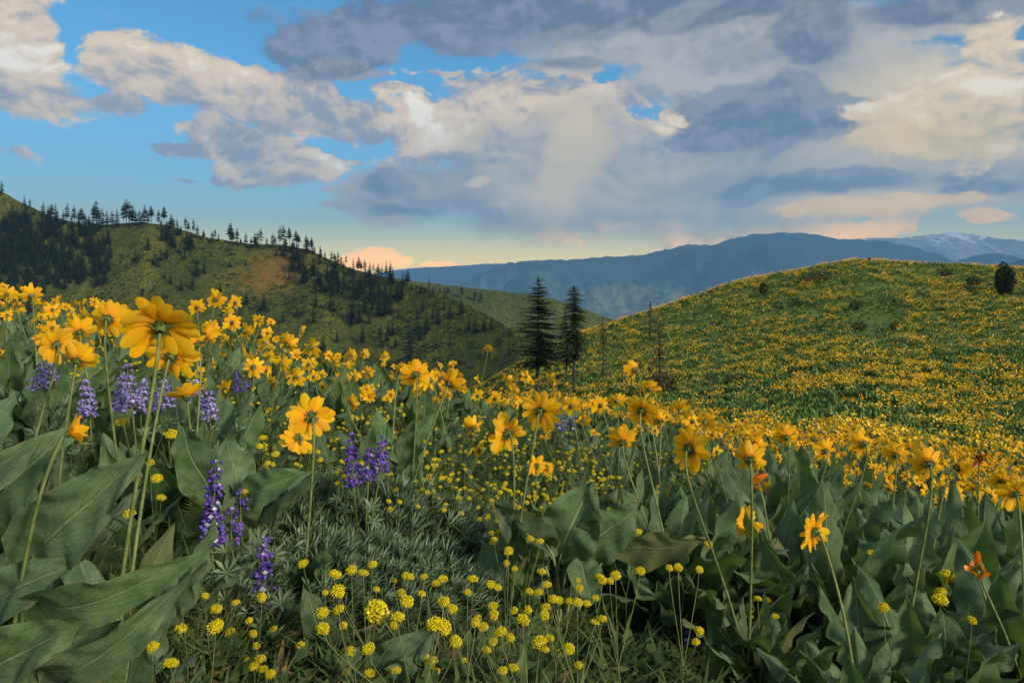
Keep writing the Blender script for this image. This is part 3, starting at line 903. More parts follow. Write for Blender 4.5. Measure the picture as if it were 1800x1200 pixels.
for (desc, a, b) in BANDS:
    sel = sorted([p for p in pts if a <= p[0] < b])
    for i, (px, py, hp) in enumerate(sel):
        P = LEFT.find(px, py)
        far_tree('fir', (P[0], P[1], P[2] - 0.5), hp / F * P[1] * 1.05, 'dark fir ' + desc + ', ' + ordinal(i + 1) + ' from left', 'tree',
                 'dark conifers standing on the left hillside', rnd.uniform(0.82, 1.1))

SPUR = [(773, 16, 'pine'), (781, 13, 'pine'), (787, 16, 'pine'), (812, 22, 'pine'), (835, 20, 'pine'), (845, 19, 'pine'), (891, 30, 'fir')]
for i, (px, hp, kind) in enumerate(SPUR):
    u = (px - CX) / F; s, yc = BACK.crest(u); y = float(yc) * (0.97 if px < 880 else 0.8)
    z = float(BACK.z(np.array([u]), np.array([y]))[0])
    far_tree(kind, (u * y, y, z - 0.3), hp / F * y * 1.1, ('thin lone conifer' if px > 880 else 'small round topped pine') + ' on the far green spur, ' + ordinal(i + 1) + ' from the left',
             'tree', 'trees on the far green spur', 1.25)
for i, (px, py, hp) in enumerate([(1028, 575, 24), (1042, 577, 15), (1036, 596, 20), (982, 530, 14), (1104, 570, 18), (1088, 571, 8)]):
    u = (px - CX) / F; y = 560.0 if px < 1060 else 590.0
    z = float(BACK.z(np.array([u]), np.array([y]))[0])
    far_tree('fir', (u * y, y, z - 0.3), hp / F * y * 1.2, 'little fir low on the far spur, ' + ordinal(sorted([1028, 1042, 1036, 982, 1104, 1088]).index(px) + 1) + ' from the left',
             'tree', 'trees low on the far green spur', 1.3)

# the wood on the shaded left end reads as one mass
g = Geo()
for v in range(5):
    k = 150
    P = []
    while len(P) < k:
        px = rnd.uniform(-260, 195); py = rnd.uniform(395, 560)
        top = 395 + max(0, px - 20) * 0.14 + (18 if 55 < px < 70 else 0)
        bot = 575 - max(0, px - 60) * 0.85
        if py < top or py > bot or fbm(px / 40.0, py / 25.0, 2, 8) < -0.30: continue
        q = LEFT.find(px, py); P.append(q - np.array([0, 0, .5]))
    P = np.array(P)
    hs = rng.uniform(24, 40, k) / F * P[:, 1]
    X = frames(P, rng.uniform(0, 6.28, k), 0.0, hs)
    for j, gg in enumerate(VAR['fir', v]):
        t = Geo(); V, L, N, Mi, U = gg.packed(); t.raw(V, L, N, np.full(len(N), j), U)
        g.stamp(t, X)
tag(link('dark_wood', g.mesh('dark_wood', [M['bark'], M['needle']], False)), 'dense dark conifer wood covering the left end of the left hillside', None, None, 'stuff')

# scrub on the left hillside
g = Geo()
ball = Geo()
r_ = random.Random(4)
V, Fc = [], []
for _ in range(26):
    d = np.array([r_.gauss(0, 1), r_.gauss(0, 1), abs(r_.gauss(0, .8))]); d /= np.linalg.norm(d); p = d * r_.uniform(.6, 1.0)
    a = np.array([r_.gauss(0, 1), r_.gauss(0, 1), r_.gauss(0, 1)]) * .28; b = np.array([r_.gauss(0, 1), r_.gauss(0, 1), r_.gauss(0, 1)]) * .28
    k = len(V); V += [p - a, p + b, p + a]; Fc.append((k, k + 1, k + 2))
ball.add(np.array(V), Fc)
P = []
while len(P) < 800:
    px, py = rnd.uniform(150, 900), rnd.uniform(400, 660)
    if fbm(px / 50.0, py / 28.0, 3, 33) < 0.12: continue
    u = (px - CX) / F
    if (HY - py) / F > LEFT.crest(u)[0] - 0.003: continue
    P.append(LEFT.find(px, py))
P = np.array(P)
g.stamp(ball, frames(P, rng.uniform(0, 6.28, len(P)), 0, rng.uniform(0.5, 1.5, len(P))))
tag(link('hillside_scrub', g.mesh('hillside_scrub', [M['needle']], False)), 'patches of low dark scrub scattered over the left hillside', None, None, 'stuff')


# ---------------------------------------------------------------- nearer trees
def ground_at(px, y):
    x = (px - CX) / F * y
    return np.array([x, y, float(meadow_z(x, y))])


def on_meadow(px, py, y0=12.0, y1=200.0):
    """where the line of sight through a photograph pixel meets the meadow"""
    u, s = (px - CX) / F, (HY - py) / F
    ys = np.geomspace(y0, y1, 900)
    d = meadow_z(u * ys, ys) - s * ys
    i = np.nonzero(d >= 0)[0]
    y = ys[i[0]] if len(i) else ys[np.argmax(d / ys)]
    return np.array([u * y, y, float(meadow_z(u * y, y))])


def near_tree(name, px, y, py_foot, py_top, label, mat, cat='tree', **kw):
    P = ground_at(px, y)
    top = (HY - py_top) / F * y
    H = top - P[2]
    t, c = conifer(H, **kw)
    rt = link(name, None, None, tuple(P))
    tag(rt, label, cat)
    link('trunk', t.mesh('trunk', [M['bark']]), rt)
    if len(c.V[0]) > 8:
        link('crown', c.mesh('crown', [mat], False), rt)
    return rt


near_tree('fir_tree', 945, 72.0, 686, 484, 'broad dark fir with a bare lower trunk, largest tree beside the flowery hill', M['needlenear'],
          base=0.29, rad=0.215, whorls=50, per=9, sprays=12, droop=0.20, shape=0.70, seed=5, gap=0.24, swidth=0.50, trunk_r=0.17, up=0.08)
near_tree('fir_tree', 1009, 70.0, 682, 501, 'narrow dark fir on a long bare trunk, right of the broad dark fir', M['needlenear'],
          base=0.33, rad=0.15, whorls=52, per=9, sprays=9, droop=0.36, shape=0.42, seed=9, gap=0.20, swidth=0.6, trunk_r=0.14)
near_tree('fir_tree', 996, 71.0, 678, 545, 'shorter thin fir growing close against the narrow dark fir', M['needlenear'],
          base=0.36, rad=0.15, whorls=40, per=9, sprays=8, droop=0.3, shape=0.5, seed=14, gap=0.22, swidth=0.5, trunk_r=0.10)
near_tree('dying_tree', 1061, 78.0, 660, 555, 'thin half dead conifer with a small ragged top, left of the tall snag', M['needlebrown'],
          base=0.50, rad=0.085, whorls=16, per=6, sprays=4, droop=0.3, shape=0.5, seed=21, gap=0.2, dens=.9, swidth=0.6, trunk_r=0.13, bare=True)
near_tree('sparse_fir', 1160, 62.0, 690, 552, 'sparse see-through young fir with browning lower branches below the tall snag', M['needlebrown'],
          base=0.06, rad=0.20, whorls=24, per=6, sprays=6, droop=0.16, shape=0.55, seed=31, gap=0.2, dens=.75, swidth=0.42, trunk_r=0.11, bare=True)
P = LEFT.find(720, 645)
t, c = conifer(95 / F * P[1] * 1.05, base=0.05, rad=0.23, whorls=26, per=7, sprays=6, droop=0.25, shape=0.6, seed=41, gap=0.12, swidth=0.5)
P[2] -= 1.0
rt = link('fir_tree', None, None, tuple(P)); tag(rt, 'large bushy dark fir at the foot of the left hillside behind the yellow flowers', 'tree')
link('trunk', t.mesh('trunk', [M['bark']]), rt); link('crown', c.mesh('crown', [M['needle']], False), rt)

# snag: a broken dead trunk with a few bare limbs
P = on_meadow(1143, 600, 30)
y = P[1]; H = (600 - 530) / F * y
rt = link('snag', None, None, tuple(P)); tag(rt, 'tall broken dead trunk standing on the crest of the flowery hill', 'dead tree')
g = Geo(); tube(g, [(0, 0, -.3), (.03, 0, H * .5), (.02, 0, H * .97), (.05, 0, H)], [.15, .13, .10, .04], 8)
link('trunk', g.mesh('trunk', [M['bark']]), rt)
r_ = random.Random(3)
for i in range(7):
    z = H * r_.uniform(.35, .92); L = r_.uniform(.8, 2.6); a = r_.choice([0, 0, 0, 3.14]) + r_.uniform(-.6, .6)
    g = Geo(); tube(g, [(0, 0, z), (math.cos(a) * L * .5, math.sin(a) * L * .5, z - L * .12), (math.cos(a) * L, math.sin(a) * L, z - L * r_.uniform(.3, .6))], [.035, .025, .008], 4)
    link('branch', g.mesh('branch', [M['bark']]), rt)


def log(label, pa, pb, r0=0.13, sag=0.0, twigs=3, seed=0, locate=None):
    A, B = (locate or on_meadow)(*pa), (locate or on_meadow)(*pb)
    A = A + np.array([0, 0, .3]); B = B + np.array([0, 0, .3])
    rt = link('fallen_log', None, None, tuple(A)); tag(rt, label, 'log')
    d = B - A
    n = 8; q = random.Random(seed)
    P = [d * t + np.array([q.uniform(-.12, .12), q.uniform(-.3, .3), 0]) for t in np.linspace(0, 1, n)]
    P = [np.array([p[0], p[1], float(meadow_z(A[0] + p[0], A[1] + p[1])) - A[2] + .12 + .25 * (i % 3 == 1)]) for i, p in enumerate(P)]
    g = Geo(); tube(g, P, np.linspace(r0, r0 * .4, n), 7)
    link('trunk', g.mesh('trunk', [M['deadwood']]), rt)
    for i in range(twigs):
        t = q.uniform(.2, .95); L = np.linalg.norm(d) * q.uniform(.06, .16)
        e = np.array([q.uniform(-1, 1), q.uniform(-1, 1), q.uniform(.3, 1)]); e /= np.linalg.norm(e)
        g = Geo(); tube(g, [d * t, d * t + e * L * .5, d * t + e * L], [r0 * .3, r0 * .2, r0 * .06], 4)
        link('branch', g.mesh('branch', [M['deadwood']]), rt)


log('pale fallen log lying behind the sparse young fir', (1098, 611, 30), (1136, 608, 30), 0.07, seed=1, twigs=2)
log('long weathered fallen log across the middle of the flowery hill', (1415, 684, 14), (1520, 641, 14), 0.055, seed=2, twigs=5)
log('short grey log near the crest of the flowery hill', (1460, 488, 14), (1495, 484, 14), 0.09, seed=3, twigs=1)
log('short fallen log on bare ground at the lower left of the flowery hill', (1320, 697, 14), (1350, 686, 14), 0.05, seed=4, twigs=1)


def back_at(px, py):
    u, s = (px - CX) / F, (HY - py) / F
    ys = np.linspace(430, 700, 300); zz = BACK.z(np.full(300, u), ys) / ys
    i = np.nonzero(zz >= s)[0]; y = ys[i[0]] if len(i) else 690.0
    return np.array([u * y, y, float(BACK.z(np.array([u]), np.array([y]))[0])])


for i, (a, b, lab) in enumerate([((862, 533), (871, 547), 'pale leaning dead trunk highest on the far spur'), ((886, 544), (895, 559), 'pale dead trunk on the far spur near the broad dark fir'),
                                 ((900, 556), (894, 571), 'lowest pale dead trunk on the far spur'), ((853, 548), (866, 543), 'pale dead trunk lying flat on the far spur'),
                                 ((837, 521), (838, 533), 'short pale standing dead trunk on the far spur under two pines')]):
    A, B = back_at(*b), back_at(*b)
    y = A[1]; top = pt(a[0], a[1], y)
    g = Geo(); d = top - A
    tube(g, [(0, 0, -.3), tuple(d * .5), tuple(d)], [.30, .22, .10], 6)
    o = link('dead_trunk', g.mesh('dead_trunk', [M['deadwood']]), None, tuple(A)); tag(o, lab, 'dead tree', 'dead trunks on the far spur')


def shrub(px, py, w, h, label, mat, seed=0, n=700, name='shrub', y=None, leaf=0.05):
    P = on_meadow(px, py, 11) if y is None else ground_at(px, y)
    k = P[1] / F; W, Hh = w * k / 2, h * k
    q = np.random.default_rng(seed)
    rt = link(name, None, None, tuple(P)); tag(rt, label, 'shrub')
    g = Geo()
    for i in range(7):
        a = i * .9 + q.uniform(0, .5); e = np.array([math.cos(a) * W * .6, math.sin(a) * W * .6, Hh * q.uniform(.6, .95)])
        tube(g, [(0, 0, -.1), tuple(e * .5 + np.array([0, 0, .1 * Hh])), tuple(e)], [Hh * .012, Hh * .008, Hh * .003], 4)
    link('stem', g.mesh('stem', [M['bark']]), rt)
    d = q.normal(size=(n, 3)); d /= np.linalg.norm(d, axis=1)[:, None]
    rr = q.uniform(.25, 1.0, n) ** .45
    lump = 1 + .35 * np.array([vnoise(np.array([v[0] * 2 + 5]), np.array([v[2] * 2 + v[1] * 3]), seed + 3)[0] for v in d]) * 1.6
    C_ = d * (rr * lump)[:, None] * np.array([W, W, Hh * .52]) + np.array([0, 0, Hh * .5])
    C_ = C_[C_[:, 2] > 0]
    n = len(C_)
    e1 = q.normal(size=(n, 3)); e1 /= np.linalg.norm(e1, axis=1)[:, None]; e2 = q.normal(size=(n, 3)); e2 /= np.linalg.norm(e2, axis=1)[:, None]
    s = Hh * leaf * q.uniform(.5, 1.3, n)[:, None]
    V = np.stack([C_ - e1 * s, C_ + e2 * s * .6, C_ + e1 * s, C_ - e2 * s * .6], 1).reshape(-1, 3)
    g = Geo(); L = np.arange(len(V)); g.raw(V, L, np.full(n, 4), np.zeros(n, int), np.zeros((len(L), 2)))
    link('foliage', g.mesh('foliage', [mat], False), rt)


shrub(1766, 520, 30, 54, 'tall dark bush on the right shoulder of the flowery hill', M['needle'], 1, 2600, leaf=.045)
shrub(1712, 505, 26, 18, 'small dark bush left of the tall dark bush near the hilltop', M['scrub'], 2, 500, leaf=.11)
shrub(1435, 497, 50, 20, 'wide low dark bush near the top left of the flowery hill', M['scrub'], 3, 600, leaf=.10)
shrub(1343, 520, 16, 24, 'upright dark bush on the left slope of the flowery hill', M['scrub'], 4, 400, leaf=.09)
shrub(1505, 545, 24, 16, 'low dark bush in the upper middle of the flowery hill', M['scrub'], 5, 400, leaf=.12)
shrub(1510, 582, 26, 15, 'low dark bush beside the bare green spot on the hill', M['scrub'], 6, 400, leaf=.12)
shrub(1575, 580, 26, 14, 'low brown bush right of the bare green spot on the hill', M['needlebrown'], 7, 400, leaf=.12)
shrub(1662, 487, 22, 12, 'tiny dark bush close under the summit of the flowery hill', M['scrub'], 8, 300, leaf=.14)
shrub(1160, 668, 56, 40, 'low rusty brown scrub around the foot of the sparse young fir', M['needlebrown'], 10, 900, leaf=.07, y=60.0)
shrub(1528, 461, 6, 8, 'tiny dark bush on the skyline of the flowery hill', M['scrub'], 11, 160, leaf=.18)
shrub(1405, 540, 26, 12, 'low dark bush left of the middle of the flowery hill', M['scrub'], 12, 300, leaf=.14)
shrub(1300, 672, 50, 16, 'low dark scrub at the lower left of the flowery hill', M['scrub'], 13, 500, leaf=.12)
# ---------------------------------------------------------------- meadow plants
WPROF = ([0, .05, .12, .22, .36, .52, .68, .82, .93, 1.0], [.16, .58, .86, 1.0, .99, .88, .70, .45, .20, .0])


def leaf_into(g, org, az, e0, e1, lp, L, W, roll=0.0, nt=10, ns=5, r=None, wave=0.06, fold=0.18, mat=0, stem_mat=1, lobes=True):
    """one leaf: stalk of length lp rising at angle e0, blade of length L bending to angle e1"""
    r = r or rnd
    org = np.asarray(org, float)
    ca, sa = math.cos(az), math.sin(az)
    n_st = 4
    ls = np.concatenate([np.linspace(0, lp, n_st), lp + L * np.linspace(0, 1, nt)[1:]])
    tot = lp + L
    el = e0 + (e1 - e0) * np.clip((ls / tot), 0, 1) ** 1.6
    pos = [org]
    for i in range(1, len(ls)):
        d = ls[i] - ls[i - 1]; e = (el[i] + el[i - 1]) / 2
        pos.append(pos[-1] + d * np.array([ca * math.cos(e), sa * math.cos(e), math.sin(e)]))
    pos = np.array(pos)
    T_ = np.stack([ca * np.cos(el), sa * np.cos(el), np.sin(el)], 1)
    side0 = np.array([-sa, ca, 0.0])
    up0 = np.cross(T_, side0[None]) * -1.0
    cr, sr = math.cos(roll), math.sin(roll)
    S = side0[None] * cr + up0 * sr
    Nn = -side0[None] * sr + up0 * cr
    if stem_mat is not None and lp > 0:
        tube(g, pos[:n_st], [0.0032, .0028, .0025, .0022], 4, stem_mat, cap=False)
    t = np.linspace(0, 1, nt)
    w = np.interp(t, *WPROF) * W / 2
    s = np.linspace(-1, 1, ns)
    c = pos[n_st - 1:]
    back = np.where(t < .15, (1 - t / .15) * .10 * L, 0) if lobes else np.zeros(nt)
    ph = r.uniform(0, 6.28); ph2 = r.uniform(0, 6.28); fq = r.uniform(2.2, 4.0)
    asym = 1 + r.uniform(-.12, .12)
    P = np.zeros((nt, ns, 3))
    for j, sj in enumerate(s):
        ww = w * sj * (asym if sj > 0 else 1 / asym)
        lift = np.abs(sj) ** 1.3 * w * fold * 2 + wave * W * sj * sj * np.sin(fq * 6.28 * t + (ph if sj > 0 else ph2)) * np.sin(np.clip(t, 0, 1) * 3.14) ** .5
        P[:, j] = c + S[n_st - 1:] * ww[:, None] + Nn[n_st - 1:] * lift[:, None] - T_[n_st - 1:] * (back * abs(sj) ** 1.5)[:, None]
    g.grid(P, mat)
    return pos


def clump(seed, n=15, size=1.0, nt=10, ns=5, stems=True, spread=1.0):
    r = random.Random(seed)
    g = Geo()
    a0 = r.uniform(0, 6.28)
    for i in range(n):
        az = a0 + i * 2.4 + r.uniform(-.4, .4)
        q = (i + .5) / n
        e0 = R(88 - 34 * q * spread + r.uniform(-8, 8))
        e1 = e0 - R(r.uniform(8, 62) * spread)
        L = size * r.uniform(.14, .27); W = L * r.uniform(.30, .46)
        lp = size * r.uniform(.09, .20)
        rb = .035 * size
        leaf_into(g, (math.cos(az) * rb * q, math.sin(az) * rb * q, -.02), az, e0, e1, lp, L, W, r.uniform(-.8, .8), nt, ns, r,
                  wave=r.uniform(.06, .20), fold=r.uniform(.08, .34), stem_mat=1 if stems else None)
    return g


def head_geo(seed, n=None, D=.085, cup=0.2, wilt=False, lo=False, ragged=.15):
    """flower head facing +Z: returns petals, disc, calyx"""
    r = random.Random(seed)
    n = n or r.randint(13, 18)
    pe, di, ca = Geo(), Geo(), Geo()
    rows = [0, .12, .35, .62, .85, 1.0] if not lo else [0, .5, 1.0]
    wp = [.30, .60, .92, 1.0, .80, .34] if not lo else [.5, 1.15, .62]
    for i in range(n):
        if not wilt and not lo and i and r.random() < .03: continue
        a = 6.2832 * i / n + r.uniform(-.15, .15)
        L = (D / 2 - .009) * r.uniform(.80, 1.14); W = L * r.uniform(.38, .52) * (1.25 if n < 11 else 1)
        c = cup + r.uniform(-ragged, ragged) * 1.6
        dr = r.uniform(-.35, .5) * (1 if not wilt else 0)
        if wilt:
            c = r.uniform(-1.5, -.6); dr = r.uniform(-.4, .8); W *= .7
        tw = r.uniform(-.5, .5)
        z0 = r.uniform(-.0012, .0012)
        P = np.zeros((len(rows), 3, 3))
        e = c; p = np.array([.008, 0, z0]); prev = 0
        for k, t in enumerate(rows):
            d = (t - prev) * L; prev = t
            e_ = c - dr * t * 1.3
            p = p + d * np.array([math.cos(e_), 0, math.sin(e_)])
            nrm = np.array([-math.sin(e_), 0, math.cos(e_)])
            w = W / 2 * wp[k]
            sv = np.array([0, math.cos(tw * t), math.sin(tw * t)])
            P[k, 0] = p - sv * w + nrm * w * .25; P[k, 1] = p - nrm * w * .10 + np.array([L * .02, 0, 0]) * (1 if k == len(rows) - 1 else 0); P[k, 2] = p + sv * w + nrm * w * .25
        ca_, sa_ = math.cos(a), math.sin(a)
        Rz = np.array([[ca_, -sa_, 0], [sa_, ca_, 0], [0, 0, 1]])
        pe.grid(P @ Rz.T, 0)
    # disc: a low bumpy dome
    m_, k_ = (5, 12) if not lo else (3, 7)
    P = np.zeros((m_, k_, 3))
    for i in range(m_):
        ph = i / (m_ - 1) * 1.5
        for j in range(k_):
            th = 6.2832 * j / k_; rr = .0125 * math.sin(ph) if i else .0004
            P[m_ - 1 - i, j] = (rr * math.cos(th), rr * math.sin(th), .0015 + .0075 * math.cos(ph) + r.uniform(-.0007, .0007))
    di.grid(P, 0, close=True)
    # calyx: cup plus pointed green bracts
    P = np.zeros((4, k_, 3))
    for i, (rr, z) in enumerate([(.0035, -.0125), (.0070, -.010), (.0100, -.004), (.0098, .001)]):
        for j in range(k_):
            th = 6.2832 * j / k_
            P[i, j] = (rr * math.cos(th), rr * math.sin(th), z)
    ca.grid(P, 0, close=True)
    if not lo:
        nb = 15
        for i in range(nb):
            a = 6.2832 * i / nb + r.uniform(-.2, .2); L = r.uniform(.008, .017); w = .0026
            e = r.uniform(-.5, .25)
            b = np.array([.0078, 0, -.008 + (.004 if i % 2 else 0)])
            d = np.array([math.cos(e), 0, math.sin(e)])
            P = np.array([b - [0, w, 0], b + [0, w, 0], b + d * L * .55 + [0, w * .8, 0], b + d * L + np.array([0, 0, -.002]), b + d * L * .55 - [0, w * .8, 0]])
            ca_, sa_ = math.cos(a), math.sin(a)
            Rz = np.array([[ca_, -sa_, 0], [sa_, ca_, 0], [0, 0, 1]])
            ca.add(P @ Rz.T, [(0, 1, 2, 4), (4, 2, 3)], 0)
    return pe, di, ca


HEADS = []
for i in range(8):
    pe, di, ca = head_geo(300 + i, cup=[.35, .05, .75, -.2, .5, .95, .15, .6][i], n=[17, 16, 13, 19, 15, 12, 18, 14][i])
    HEADS.append((pe.mesh('flower_petals', [M['petal']]), di.mesh('disc', [M['disc']]), ca.mesh('sepals', [M['sepal']])))
WILTS = []
for i in range(3):
    pe, di, ca = head_geo(330 + i, n=[6, 7, 5][i], cup=-.8, wilt=True)
    WILTS.append((pe.mesh('wilted_petals', [M['wilt']]), di.mesh('disc', [M['disc']]), ca.mesh('sepals', [M['sepal']])))
# middle distance: one mesh per flower head
LOHEAD, LOGEO = [], []
for i in range(6):
    pe, di, ca = head_geo(360 + i, n=[13, 12, 14, 10, 12, 8][i], cup=[.3, .1, .5, 0, .6, .3][i], lo=True, ragged=.25)
    g = Geo()
    for j, q in enumerate((pe, di, ca)):
        V, L, N, Mi, U = q.packed(); g.raw(V, L, N, np.full(len(N), j), U)
    LOGEO.append(g)
    LOHEAD.append(g.mesh('flower', [M['petal'], M['disc'], M['sepal']]))


def face_rot(d):
    return Vector(tuple(d)).to_track_quat('Z', 'Y').to_euler()


def facing(mode, r=rnd):
    """direction the flower looks in"""
    if mode == 'back': a, e = r.uniform(-.6, .6), r.uniform(.0, .55)
    elif mode == 'fan': a, e = .12, .62
    elif mode == 'left': a, e = -.75 + r.uniform(-.2, .2), r.uniform(-.1, .35)
    elif mode == 'right': a, e = .75 + r.uniform(-.2, .2), r.uniform(0, .5)
    elif mode == 'front': a, e = 3.14 + r.uniform(-.6, .6), r.uniform(.1, .6)
    elif mode == 'up': a, e = r.uniform(-1, 1), r.uniform(.9, 1.3)
    elif mode == 'down': a, e = r.uniform(-.9, .9), r.uniform(-.6, -.2)
    else: a, e = r.uniform(-3.1, 3.1), r.uniform(.1, 1.2)
    return np.array([math.sin(a) * math.cos(e), math.cos(a) * math.cos(e), math.sin(e)])


def add_flower(root, P, d, scale, base_off=(0, 0), near=True, variant=None, wilt=False, thick=.0030):
    """P: head position in the world"""
    o = np.array(root.location)
    p = P - o
    b = np.array([base_off[0], base_off[1], -0.02])
    Lh = np.linalg.norm(p - b)
    neck = p - d * .012 * scale
    side = np.array([rnd.uniform(-.05, .05), rnd.uniform(-.05, .05), 0]) * Lh
    pts_ = bez(b, b + np.array([0, 0, Lh * .45]) + side, neck - d * Lh * .07 - np.array([0, 0, .10 * Lh]), neck, 12)
    g = Geo(); tube(g, pts_, np.linspace(thick * 1.15, thick * .8, 12) * (1 + .0), 6 if near else 4, 0)
    link('flower_stem', g.mesh('flower_stem', [M['stem']]), root)
    rot = face_rot(d)
    if near:
        pm, dm, cm = (WILTS if wilt else HEADS)[variant if variant is not None else rnd.randrange(3 if wilt else 8)]
        f = link('flower', pm, root, tuple(p), rot, scale)
        f.rotation_euler.rotate_axis('Z', rnd.uniform(0, 6.28))
        link('disc', dm, f); link('sepals', cm, f, scale=.70)
        if wilt: f['label'] = 'wilted orange flower with hanging petals'
    else:
        f = link('flower', LOHEAD[rnd.randrange(6)], root, tuple(p), rot, scale)
        f.rotation_euler.rotate_axis('Z', rnd.uniform(0, 6.28))
    return f


CL_NEAR = [clump(500 + i, n=18 + i % 4, ns=9, nt=18) for i in range(7)]
CL_MID = [clump(540 + i, n=13 + i % 3, nt=8, ns=5) for i in range(7)]
ME_NEAR = [c.mesh('leaves', [M['leaf'], M['stem']]) for c in CL_NEAR]
ME_MID = [c.mesh('leaves', [M['leaf'], M['stem']]) for c in CL_MID]


def pix(P):
    return CX + F * P[0] / P[1], HY - F * P[2] / P[1]


# hero flowers: column, row, width in pixels of the photograph, facing, wilted
HERO = [(283, 574, 112, 'fan', 0), (303, 626, 76, 'back', 0), (190, 560, 62, 'back', 0), (55, 519, 34, 'back', 0), (12, 517, 26, 'back', 0), (98, 606, 54, 'back', 0),
        (136, 634, 62, 'back', 0), (140, 584, 48, 'back', 0), (345, 606, 55, 'back', 0), (328, 697, 60, 'up', 0), (547, 732, 68, 'back', 0),
        (524, 768, 52, 'down', 0), (396, 686, 34, 'down', 0), (646, 693, 27, 'front', 0), (890, 762, 62, 'left', 0), (950, 722, 64, 'back', 0), (943, 818, 34, 'left', 0),
        (832, 752, 38, 'back', 0), (1094, 777, 52, 'back', 0), (1117, 650, 36, 'left', 0), (1213, 790, 66, 'back', 0), (1318, 808, 60, 'back', 0), (1325, 845, 46, 'down', 1),
        (1312, 917, 46, 'down', 0), (1432, 934, 60, 'left', 0), (1718, 1002, 56, 'down', 1), (1382, 768, 44, 'back', 0), (1326, 782, 40, 'back', 0), (1518, 780, 46, 'left', 0),
        (1632, 815, 60, 'back', 0), (1575, 800, 40, 'back', 0), (1682, 822, 44, 'right', 0), (1722, 805, 38, 'back', 1), (1785, 868, 50, 'back', 0), (1760, 846, 36, 'back', 0),
        (1740, 870, 30, 'left', 0), (1450, 792, 38, 'back', 0), (380, 526, 30, 'back', 0), (346, 540, 26, 'back', 0), (413, 532, 24, 'back', 0), (401, 550, 22, 'right', 0),
        (455, 563, 22, 'back', 0), (476, 566, 14, 'front', 0), (372, 580, 30, 'back', 0), (360, 590, 38, 'right', 0), (505, 606, 38, 'back', 0), (547, 611, 32, 'back', 0),
        (446, 645, 34, 'down', 0), (495, 640, 30, 'back', 0), (521, 663, 30, 'back', 0), (543, 640, 24, 'back', 0), (530, 578, 14, 'down', 0), (705, 655, 36, 'back', 0),
        (731, 658, 48, 'back', 0), (790, 674, 46, 'back', 0), (756, 668, 34, 'left', 0), (858, 613, 18, 'up', 0), (618, 624, 22, 'back', 0), (640, 622, 18, 'back', 0),
        (676, 627, 18, 'down', 0), (1142, 684, 34, 'back', 0), (1128, 722, 50, 'back', 0), (1196, 722, 34, 'back', 1), (1085, 705, 30, 'back', 0), (1055, 712, 30, 'left', 0),
        (1005, 714, 30, 'back', 0), (870, 700, 26, 'back', 0), (892, 668, 22, 'back', 0), (925, 662, 20, 'down', 0), (968, 664, 20, 'right', 0), (840, 695, 22, 'back', 0),
        (1160, 740, 36, 'back', 0), (1240, 742, 34, 'back', 0), (1216, 740, 32, 'left', 0), (1600, 790, 26, 'back', 0), (180, 540, 24, 'back', 0), (166, 530, 18, 'back', 0),
        (132, 534, 16, 'up', 0), (92, 545, 24, 'down', 0), (147, 555, 24, 'right', 0), (215, 545, 24, 'up', 0), (430, 582, 26, 'right', 0), (408, 567, 28, 'back', 0), (470, 585, 20, 'back', 0)]
heroes = []
for (px, py, w, mode, wl) in HERO:
    y = F * .092 / w
    sc = 1.08
    if py > 800 and px > 600: y *= .86
    if y < 1.22: y = 1.22
    if y > 5.2: y, sc = 5.2 + (y - 5.2) * .35, 1.0
    P = pt(px, py, y)
    zg = float(meadow_z(P[0], P[1]))
    h = P[2] - zg
    d_ = facing(mode); va = -math.atan2(P[0], P[1])
    d_ = np.array([d_[0] * math.cos(va) - d_[1] * math.sin(va), d_[0] * math.sin(va) + d_[1] * math.cos(va), d_[2]])
    heroes.append([P, d_, sc * 1.24 * (w * y / F / .092), wl, h, mode])

# ---- plant spots on the near slope
spots = []


def density(px, py, y):
    if y < 1.25: return 0.0
    if 470 < px < 880 and 850 < py < 1035: return 0.0          # silvery bush
    if 520 < px < 1270 and py > 1010: return 0.16
    if 250 < px < 540 and py > 900: return 0.12
    if 860 < px < 1000 and py > 930: return 0.3
    if 440 < px < 1240 and 740 < py < 900: return 0.42
    if 1230 < px < 1330 and py > 960: return 0.3
    return 1.0


def try_spots():
    cand = []
    yv = 1.3
    while yv < 12.5:
        step = .30 if yv < 3.2 else (.36 if yv < 6.5 else .46)
        xm = yv * .80 + .35
        x = -xm
        while x < xm:
            cx_, cy2 = x + rnd.uniform(-.4, .4) * step, yv + rnd.uniform(-.4, .4) * step
            x += step
            if cy2 > 7.6 and cx_ / cy2 < 0.10: continue
            z = float(meadow_z(cx_, cy2))
            px, py = pix((cx_, cy2, z + .2))
            if px < -120 or px > 1930 or py > 1330: continue
            if rnd.random() > density(px, py, cy2): continue
            cand.append((cx_, cy2, z))
        yv += step * .9
    return cand


spots = try_spots()
MAXP = 262
spots.sort(key=lambda s: s[1])
rest = spots[MAXP:]
spots = spots[:MAXP]
plants = []
for (x, y, z) in spots:
    near = y < 3.3
    rt = link('balsamroot_plant', None, None, (x, y, z), (0, 0, 0), 1.0)
    sc = rnd.uniform(.74, 1.10) * (1.0 if y > 1.8 else .92)
    if x / y > .10 and 1.9 < y < 4.6: sc *= 1.10 + .26 * min(1, (x / y - .10) / .2)
    if x / y < -.1 and y > 2.0: sc *= 1.2
    lf = link('leaves', (ME_NEAR if near else ME_MID)[rnd.randrange(7)], rt, (0, 0, 0), (0, 0, rnd.uniform(0, 6.28)), sc)
    plants.append({'o': rt, 'x': x, 'y': y, 'z': z, 'n': 0, 'near': near, 'sc': sc, 'w': 0})

